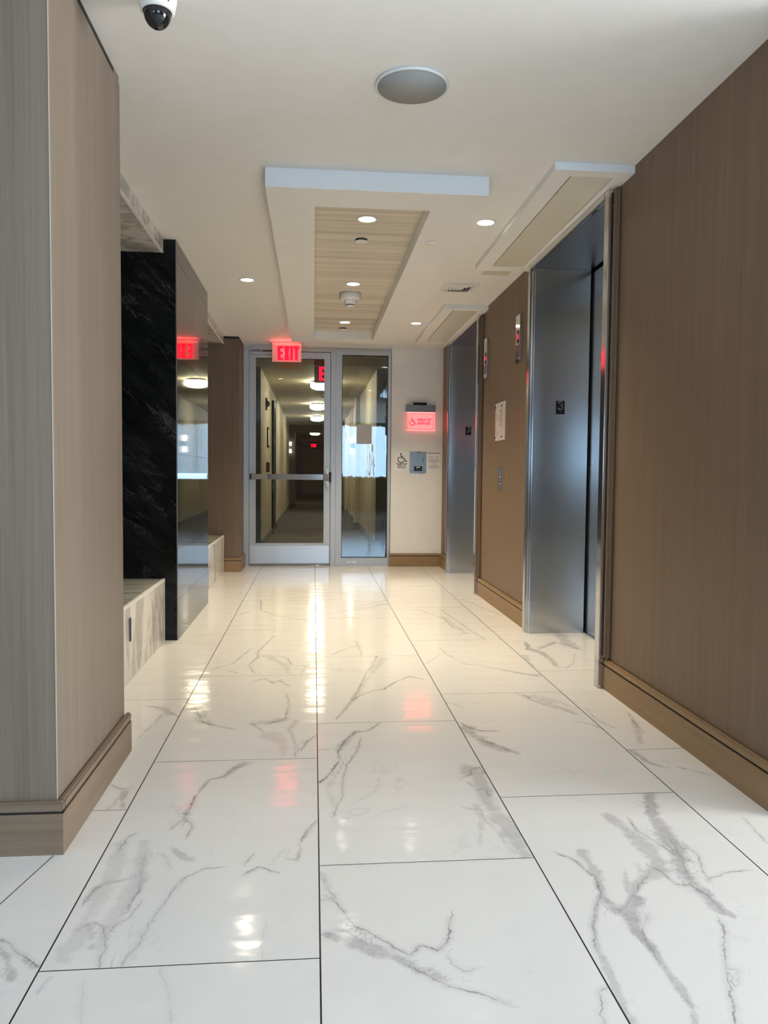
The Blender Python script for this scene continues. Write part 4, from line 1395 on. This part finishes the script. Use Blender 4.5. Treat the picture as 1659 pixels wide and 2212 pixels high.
ph = bx('phone_button', M_INK, t, 1.165, 1.258, yw - .012, yw - .0061, 1.116, 1.170, bev=.003)
bm = bmesh.new()
strokes(bm, [arc(0, -.012, .027, 145, 35, 12, .024)], .009, FAR(1.2115, yw - .0123, 1.149), .0008, False)
obj('handset_mark', bm, M_SIGN, ph)
bm = bmesh.new()
strokes(bm, [[(-.032, 0), (.032, 0)], [(-.030, -.010), (.030, -.010)]], .0035, FAR(1.2115, yw - .0123, 1.136), .0006, False)
obj('caption_lines', bm, M_INKGREY, ph)

t = thing('help_notice', 'white PUSH FOR HELP instruction notice right of the blue call box', 'sign', (1.40, yw, 1.24))
bx('board', M_SIGN, t, 1.317, 1.475, yw - .004, yw - .0005, 1.130, 1.340)
obj('lettering', text_mesh('PUSH FOR HELP', .0205, FAR(1.396, yw - .0043, 1.324), .0012, bold=.0005), M_INK, t)
bm = bmesh.new()
rl = random.Random(3)
for (xa, xb, z, w) in ((-.058, -.012, 1.281, .004), (.018, .052, 1.281, .004), (-.070, .066, 1.270, .0012)):
    strokes(bm, [[(xa, 0), (xb, 0)]], w, FAR(1.396, yw - .0043, z), .0006, False)
for z, hw in ((1.251, .066), (1.238, .060), (1.226, .062), (1.213, .040), (1.187, .038), (1.175, .058), (1.162, .068), (1.149, .050)):
    x = -hw
    while x < hw:
        w = rl.uniform(.006, .020)
        strokes(bm, [[(x, 0), (min(x + w, hw), 0)]], .0046, FAR(1.396, yw - .0043, z), .0006, False)
        x += w + .0035
obj('lettering', bm, M_INKGREY, t)

# ---- wood wall between the lifts
for (y0, y1, z0, z1, lb, wz) in ((6.585, 6.698, 1.918, 2.258, 'slim mirror steel call lantern beside the far elevator', 2.05), (5.514, 5.628, 1.900, 2.244, 'slim mirror steel call lantern beside the near elevator frame', 2.05)):
    t = thing('elevator_lantern', lb, 'elevator lantern', (XW, (y0 + y1) / 2, (z0 + z1) / 2), 'elevator lanterns')
    bx('plate', M_STEEL_P, t, XW - .022, XW - .0005, y0, y1, z0, z1, bev=.002)
    ym_ = (y0 + y1) / 2 - .012
    bx('display', M_INK, t, XW - .0235, XW - .0222, ym_ - .022, ym_ + .022, wz - .012, wz + .082)
    bm = bmesh.new()
    prism(bm, [(ym_ - .016, wz + .020), (ym_ + .016, wz + .020), (ym_ + .016, wz + .052), (ym_ - .016, wz + .052)], 'x', XW - .0246, XW - .0236)
    obj('red_segment', bm, M_RED_DIM, t)
    bx('red_reflection', plain('dark_red_reflection', (.16, .03, .045), .15) if 'dark_red_reflection' not in bpy.data.materials else bpy.data.materials['dark_red_reflection'], t, XW - .0232, XW - .0222, y0 + .006, y1 - .006, z0 + .035, wz - .022)  # dark red patch, painted reflection of the EXIT glow in the steel

t = thing('evacuation_plan', 'clear framed floor plan notice on the wood wall between elevators', 'notice', (XW, 6.13, 1.51))
bx('backing', M_SIGN, t, XW - .008, XW - .0005, 5.975, 6.282, 1.360, 1.662)
bx('cover_sheet', M_ACRYL_C, t, XW - .0125, XW - .0085, 5.970, 6.287, 1.356, 1.666)
for y in (6.262, 6.045):
    for z in (1.630, 1.385):
        bx('standoff', M_INK, t, XW - .018, XW - .0128, y - .006, y + .006, z - .007, z + .007, bev=.001)
bm = bmesh.new()
F = RIGHTW(XW - .0082, 6.13, 1.51)
rl = random.Random(8)
z = .085
while z > -.04:
    x = .005
    while x < .06:
        w = rl.uniform(.004, .012)
        strokes(bm, [[(x, z), (x + w, z)]], .008, F, .0004, False)
        x += w + .003
    z -= .019
obj('lettering', bm, M_INKGREY, t)
bm = bmesh.new()
strokes(bm, [[(-.11, .075), (-.06, .045), (-.05, .02), (-.10, .02), (-.11, .075)], [(.085, .13), (.085, -.13)],
             [(-.12, -.04), (-.115, -.12)], [(-.118, -.085), (-.06, -.085)], [(-.07, -.07), (-.06, -.10)], [(-.118, -.112), (-.09, -.107)]], .0035, F, .0004, False)
obj('line_drawing', bm, M_INKGREY, t)

t = thing('call_station', 'narrow grey steel call button panel below the floor plan', 'call button panel', (XW, 6.10, 1.05))
bx('plate', M_STEEL, t, XW - .006, XW - .0005, 6.030, 6.172, .962, 1.145, bev=.0015)
for z in (1.078, 1.024):
    bm = bmesh.new()
    lathe(bm, [(.0, .004), (.015, .004), (.017, .0)], (0, 0, 0), 20, caps=False)
    for v in bm.verts:
        v.co = Vector((XW - .0062 - v.co.z, 6.100 + v.co.x, z + v.co.y))
    bt = obj('button', bm, M_STEEL_P, t)

# ================================================================== CORRIDOR BEYOND THE GLASS
HC = 2.545
struct('floor_corridor', M_CARPET, -2.2, 2.2, 9.10, 38.5, -.06, -.001)
struct('ceiling_corridor', M_CORRC, -2.2, 2.2, 9.14, 38.5, HC, HC + .1)
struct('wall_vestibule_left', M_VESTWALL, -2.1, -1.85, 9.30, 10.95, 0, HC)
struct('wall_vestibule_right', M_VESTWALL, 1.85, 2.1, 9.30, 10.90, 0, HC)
bm = bmesh.new()
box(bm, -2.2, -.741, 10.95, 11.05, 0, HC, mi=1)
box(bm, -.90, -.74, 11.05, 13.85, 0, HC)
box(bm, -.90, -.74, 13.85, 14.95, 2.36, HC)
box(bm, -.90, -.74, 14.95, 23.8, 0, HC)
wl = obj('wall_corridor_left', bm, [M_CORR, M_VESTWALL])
wl['kind'] = 'structure'
bm = bmesh.new()
box(bm, .881, 2.2, 10.90, 11.0, 0, HC, mi=1)
box(bm, .88, 1.05, 11.0, 24.5, 0, HC)
for (y0, y1, x) in ((14.95, 15.35, .805), (17.6, 18.9, .85), (20.6, 21.1, .83)):
    box(bm, x, .879, y0, y1, 0, HC)
wr = obj('wall_corridor_right', bm, [M_CORR, M_VESTWALL])
wr['kind'] = 'structure'
bm = bmesh.new()
box(bm, -.739, -.725, 11.05, 13.80, 0, .11)
box(bm, -.739, -.725, 15.0, 23.79, 0, .11)
box(bm, -.76, -.739, 10.935, 10.949, 0, .11)
o = obj('baseboard_corridor_left', bm, M_INKGREY)
o['kind'] = 'structure'
bm = bmesh.new()
box(bm, .865, .879, 11.0, 14.949, 0, .13)
box(bm, .79, .804, 14.935, 15.36, 0, .13)
box(bm, .805, .879, 14.935, 14.949, 0, .13)
box(bm, .865, .879, 15.36, 24.4, 0, .13)
box(bm, .835, .8495, 17.58, 18.9, 0, .13)
box(bm, .85, .879, 17.58, 17.599, 0, .13)
box(bm, .815, .8295, 20.58, 21.1, 0, .13)
box(bm, .865, 1.9, 10.885, 10.899, 0, .13)
o = obj('baseboard_corridor_right', bm, M_INKGREY)
o['kind'] = 'structure'
# dark portal further down, and end wall
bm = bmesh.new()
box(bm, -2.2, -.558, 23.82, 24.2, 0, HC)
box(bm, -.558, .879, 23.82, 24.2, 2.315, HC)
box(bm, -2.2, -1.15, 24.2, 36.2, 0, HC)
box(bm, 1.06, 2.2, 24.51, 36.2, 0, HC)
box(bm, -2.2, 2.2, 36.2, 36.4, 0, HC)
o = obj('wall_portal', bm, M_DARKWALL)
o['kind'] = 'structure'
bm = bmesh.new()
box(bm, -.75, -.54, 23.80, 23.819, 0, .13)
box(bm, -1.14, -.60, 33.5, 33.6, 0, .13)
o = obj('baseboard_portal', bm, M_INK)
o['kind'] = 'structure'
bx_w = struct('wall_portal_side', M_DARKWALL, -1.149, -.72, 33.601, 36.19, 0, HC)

# closed door on the left of the corridor
t = thing('door_2', 'dark framed corridor door on the left beyond the glass', 'door', (-.74, 14.4, 0), kind='structure')
bm = bmesh.new()
box(bm, -.80, -.70, 13.852, 13.93, 0, 2.355)
box(bm, -.80, -.722, 14.86, 14.948, 0, 2.355)
box(bm, -.80, -.722, 13.93, 14.86, 2.30, 2.355)
obj('door_frame', bm, M_INK, t)
bx('leaf', M_INK, t, -.79, -.765, 13.932, 14.858, .01, 2.299)
bm = bmesh.new()
box(bm, -.7005, -.694, 13.856, 13.875, 0, 2.33)
obj('light_edge', bm, M_ALU, t)
t = thing('door_3', 'plain brown door at the dark end of the corridor', 'door', (0, 36.2, 0), kind='structure')
bx('leaf', M_BROWNDOOR, t, -.40, .55, 36.15, 36.195, .11, 2.08)
bm = bmesh.new()
box(bm, -.46, -.402, 36.14, 36.198, 0, 2.14)
box(bm, .552, .61, 36.14, 36.198, 0, 2.14)
box(bm, -.402, .552, 36.14, 36.198, 2.082, 2.14)
obj('door_frame', bm, M_BROWNDOOR, t)
bx('lock', M_INK, t, -.375, -.335, 36.12, 36.149, 1.06, 1.15)
t = thing('exit_sign', 'tiny red EXIT sign over the brown door at the corridor end', 'exit sign', (0, 35.9, 2.33))
bx('panel', M_INK, t, -.16, .17, 35.9, 35.95, 2.245, 2.43)
letters_exit(FAR, -.115, 35.895, 2.262, .15, .062, .0095, M_RED, t)
tag(bx('ceiling_pipe', M_PLASTIC, None, -.66, 1.0, 35.6, 35.64, 2.395, 2.415), 'thin pale pipe across the dark corridor end above the exit sign', 'pipe')


def lamp(x, y, z, label):
    t = thing('ceiling_lamp', label, 'ceiling lamp', (x, y, z), 'corridor ceiling lamps')
    bm = bmesh.new()
    lathe(bm, [(.0, -.0006), (.11, -.0006), (.11, -.02), (.165, -.024), (.165, -.028), (.0, -.028)], (x, y, z), 32, caps=False)
    obj('base_plate', bm, M_ALU, t)
    bm = bmesh.new()
    lathe(bm, [(.158, -.0285), (.170, -.05), (.166, -.072)], (x, y, z), 36, caps=False)
    obj('upper_shade', bm, M_BOWL, t)
    bm = bmesh.new()
    lathe(bm, [(.170, -.0725), (.173, -.078), (.160, -.103), (.12, -.125), (.06, -.136), (0, -.139)], (x, y, z), 36, caps=False)
    obj('glass_bowl', bm, M_BOWL, t)
    for a in (0, PI * 2 / 3, PI * 4 / 3):
        xx, yy = x + .174 * math.cos(a + PI), y + .174 * math.sin(a + PI)
        bx('clip', M_INK, t, xx - .008, xx + .008, yy - .008, yy + .008, z - .088, z - .066)


lamp(.112, 12.5, HC, 'glowing bowl ceiling lamp nearest the glass door')
lamp(.085, 16.5, HC, 'second glowing bowl ceiling lamp from the glass door')
lamp(.085, 20.1, HC, 'third glowing bowl ceiling lamp, just before the dark portal')
lamp(.04, 27.6, HC, 'last glowing bowl ceiling lamp beyond the dark portal')

t = thing('ceiling_sensor', 'small white ceiling detector between the first two corridor lamps', 'smoke detector', (.17, 14.6, HC))
bm = bmesh.new()
lathe(bm, [(0, -.0006), (.075, -.0006), (.06, -.03), (.05, -.032)], (.17, 14.6, HC), 28, caps=False)
obj('base', bm, M_PLASTIC, t)
bm = bmesh.new()
lathe(bm, [(.045, -.0325), (.045, -.045), (0, -.05)], (.17, 14.6, HC), 28, caps=False)
obj('head', bm, M_GREYBOX, t)

t = thing('strobe_alarm', 'dark red strobe alarm high on the left corridor wall', 'alarm', (-.74, 12.12, 2.14))
bx('base', M_ALARM, t, -.739, -.715, 12.05, 12.19, 2.045, 2.232, bev=.006)
bm = bmesh.new()
prism(bm, [(-.7148, 2.09), (-.690, 2.105), (-.672, 2.14), (-.690, 2.175), (-.7148, 2.19)], 'y', 12.08, 12.16)
obj('lens', bm, M_INKGREY, t)
t = thing('room_sign', 'narrow framed plaque on the left corridor wall under the alarm', 'sign', (-.74, 12.55, 1.64))
bx('frame', M_INK, t, -.739, -.722, 12.42, 12.78, 1.485, 1.802, bev=.002)
bx('face', M_SIGN, t, -.7218, -.7195, 12.46, 12.74, 1.52, 1.77)
t = thing('pull_station', 'dark red fire alarm pull box on the left corridor wall', 'alarm', (-.74, 12.3, 1.16))
bx('box', M_ALARM, t, -.739, -.692, 12.22, 12.36, 1.085, 1.243, bev=.006)
bx('handle', M_SIGN, t, -.6915, -.684, 12.25, 12.33, 1.135, 1.155)
t = thing('wall_chime', 'small white wall box above the dark corridor door', 'wall box', (-.74, 15.3, 2.46))
bx('box', M_PLASTIC, t, -.739, -.715, 15.18, 15.42, 2.435, 2.5, bev=.004)
bx('face', M_SIGN, t, -.7148, -.712, 15.21, 15.39, 2.447, 2.488)


def sconce(x, y, z, s, label):
    t = thing('wall_sconce', label, 'wall light', (x, y, z), 'wall sconces')
    bx('mount', M_INK, t, *sorted((x, x + s * .07)), y - .045, y + .045, z - .05, z + .05)
    for k in (1, -1):
        bm = bmesh.new()
        lathe(bm, [(.022, k * .052), (.034, k * .16), (.0, k * .162)], (x + s * .072, y, z), 16, caps=False)
        obj('shade', bm, M_SCONCE, t)


sconce(-.70, 23.72, 1.845, .0, 'double glowing sconce on the dark portal')
sconce(.805, 15.15, 1.62, -1, 'double glowing sconce on the right corridor pilaster')
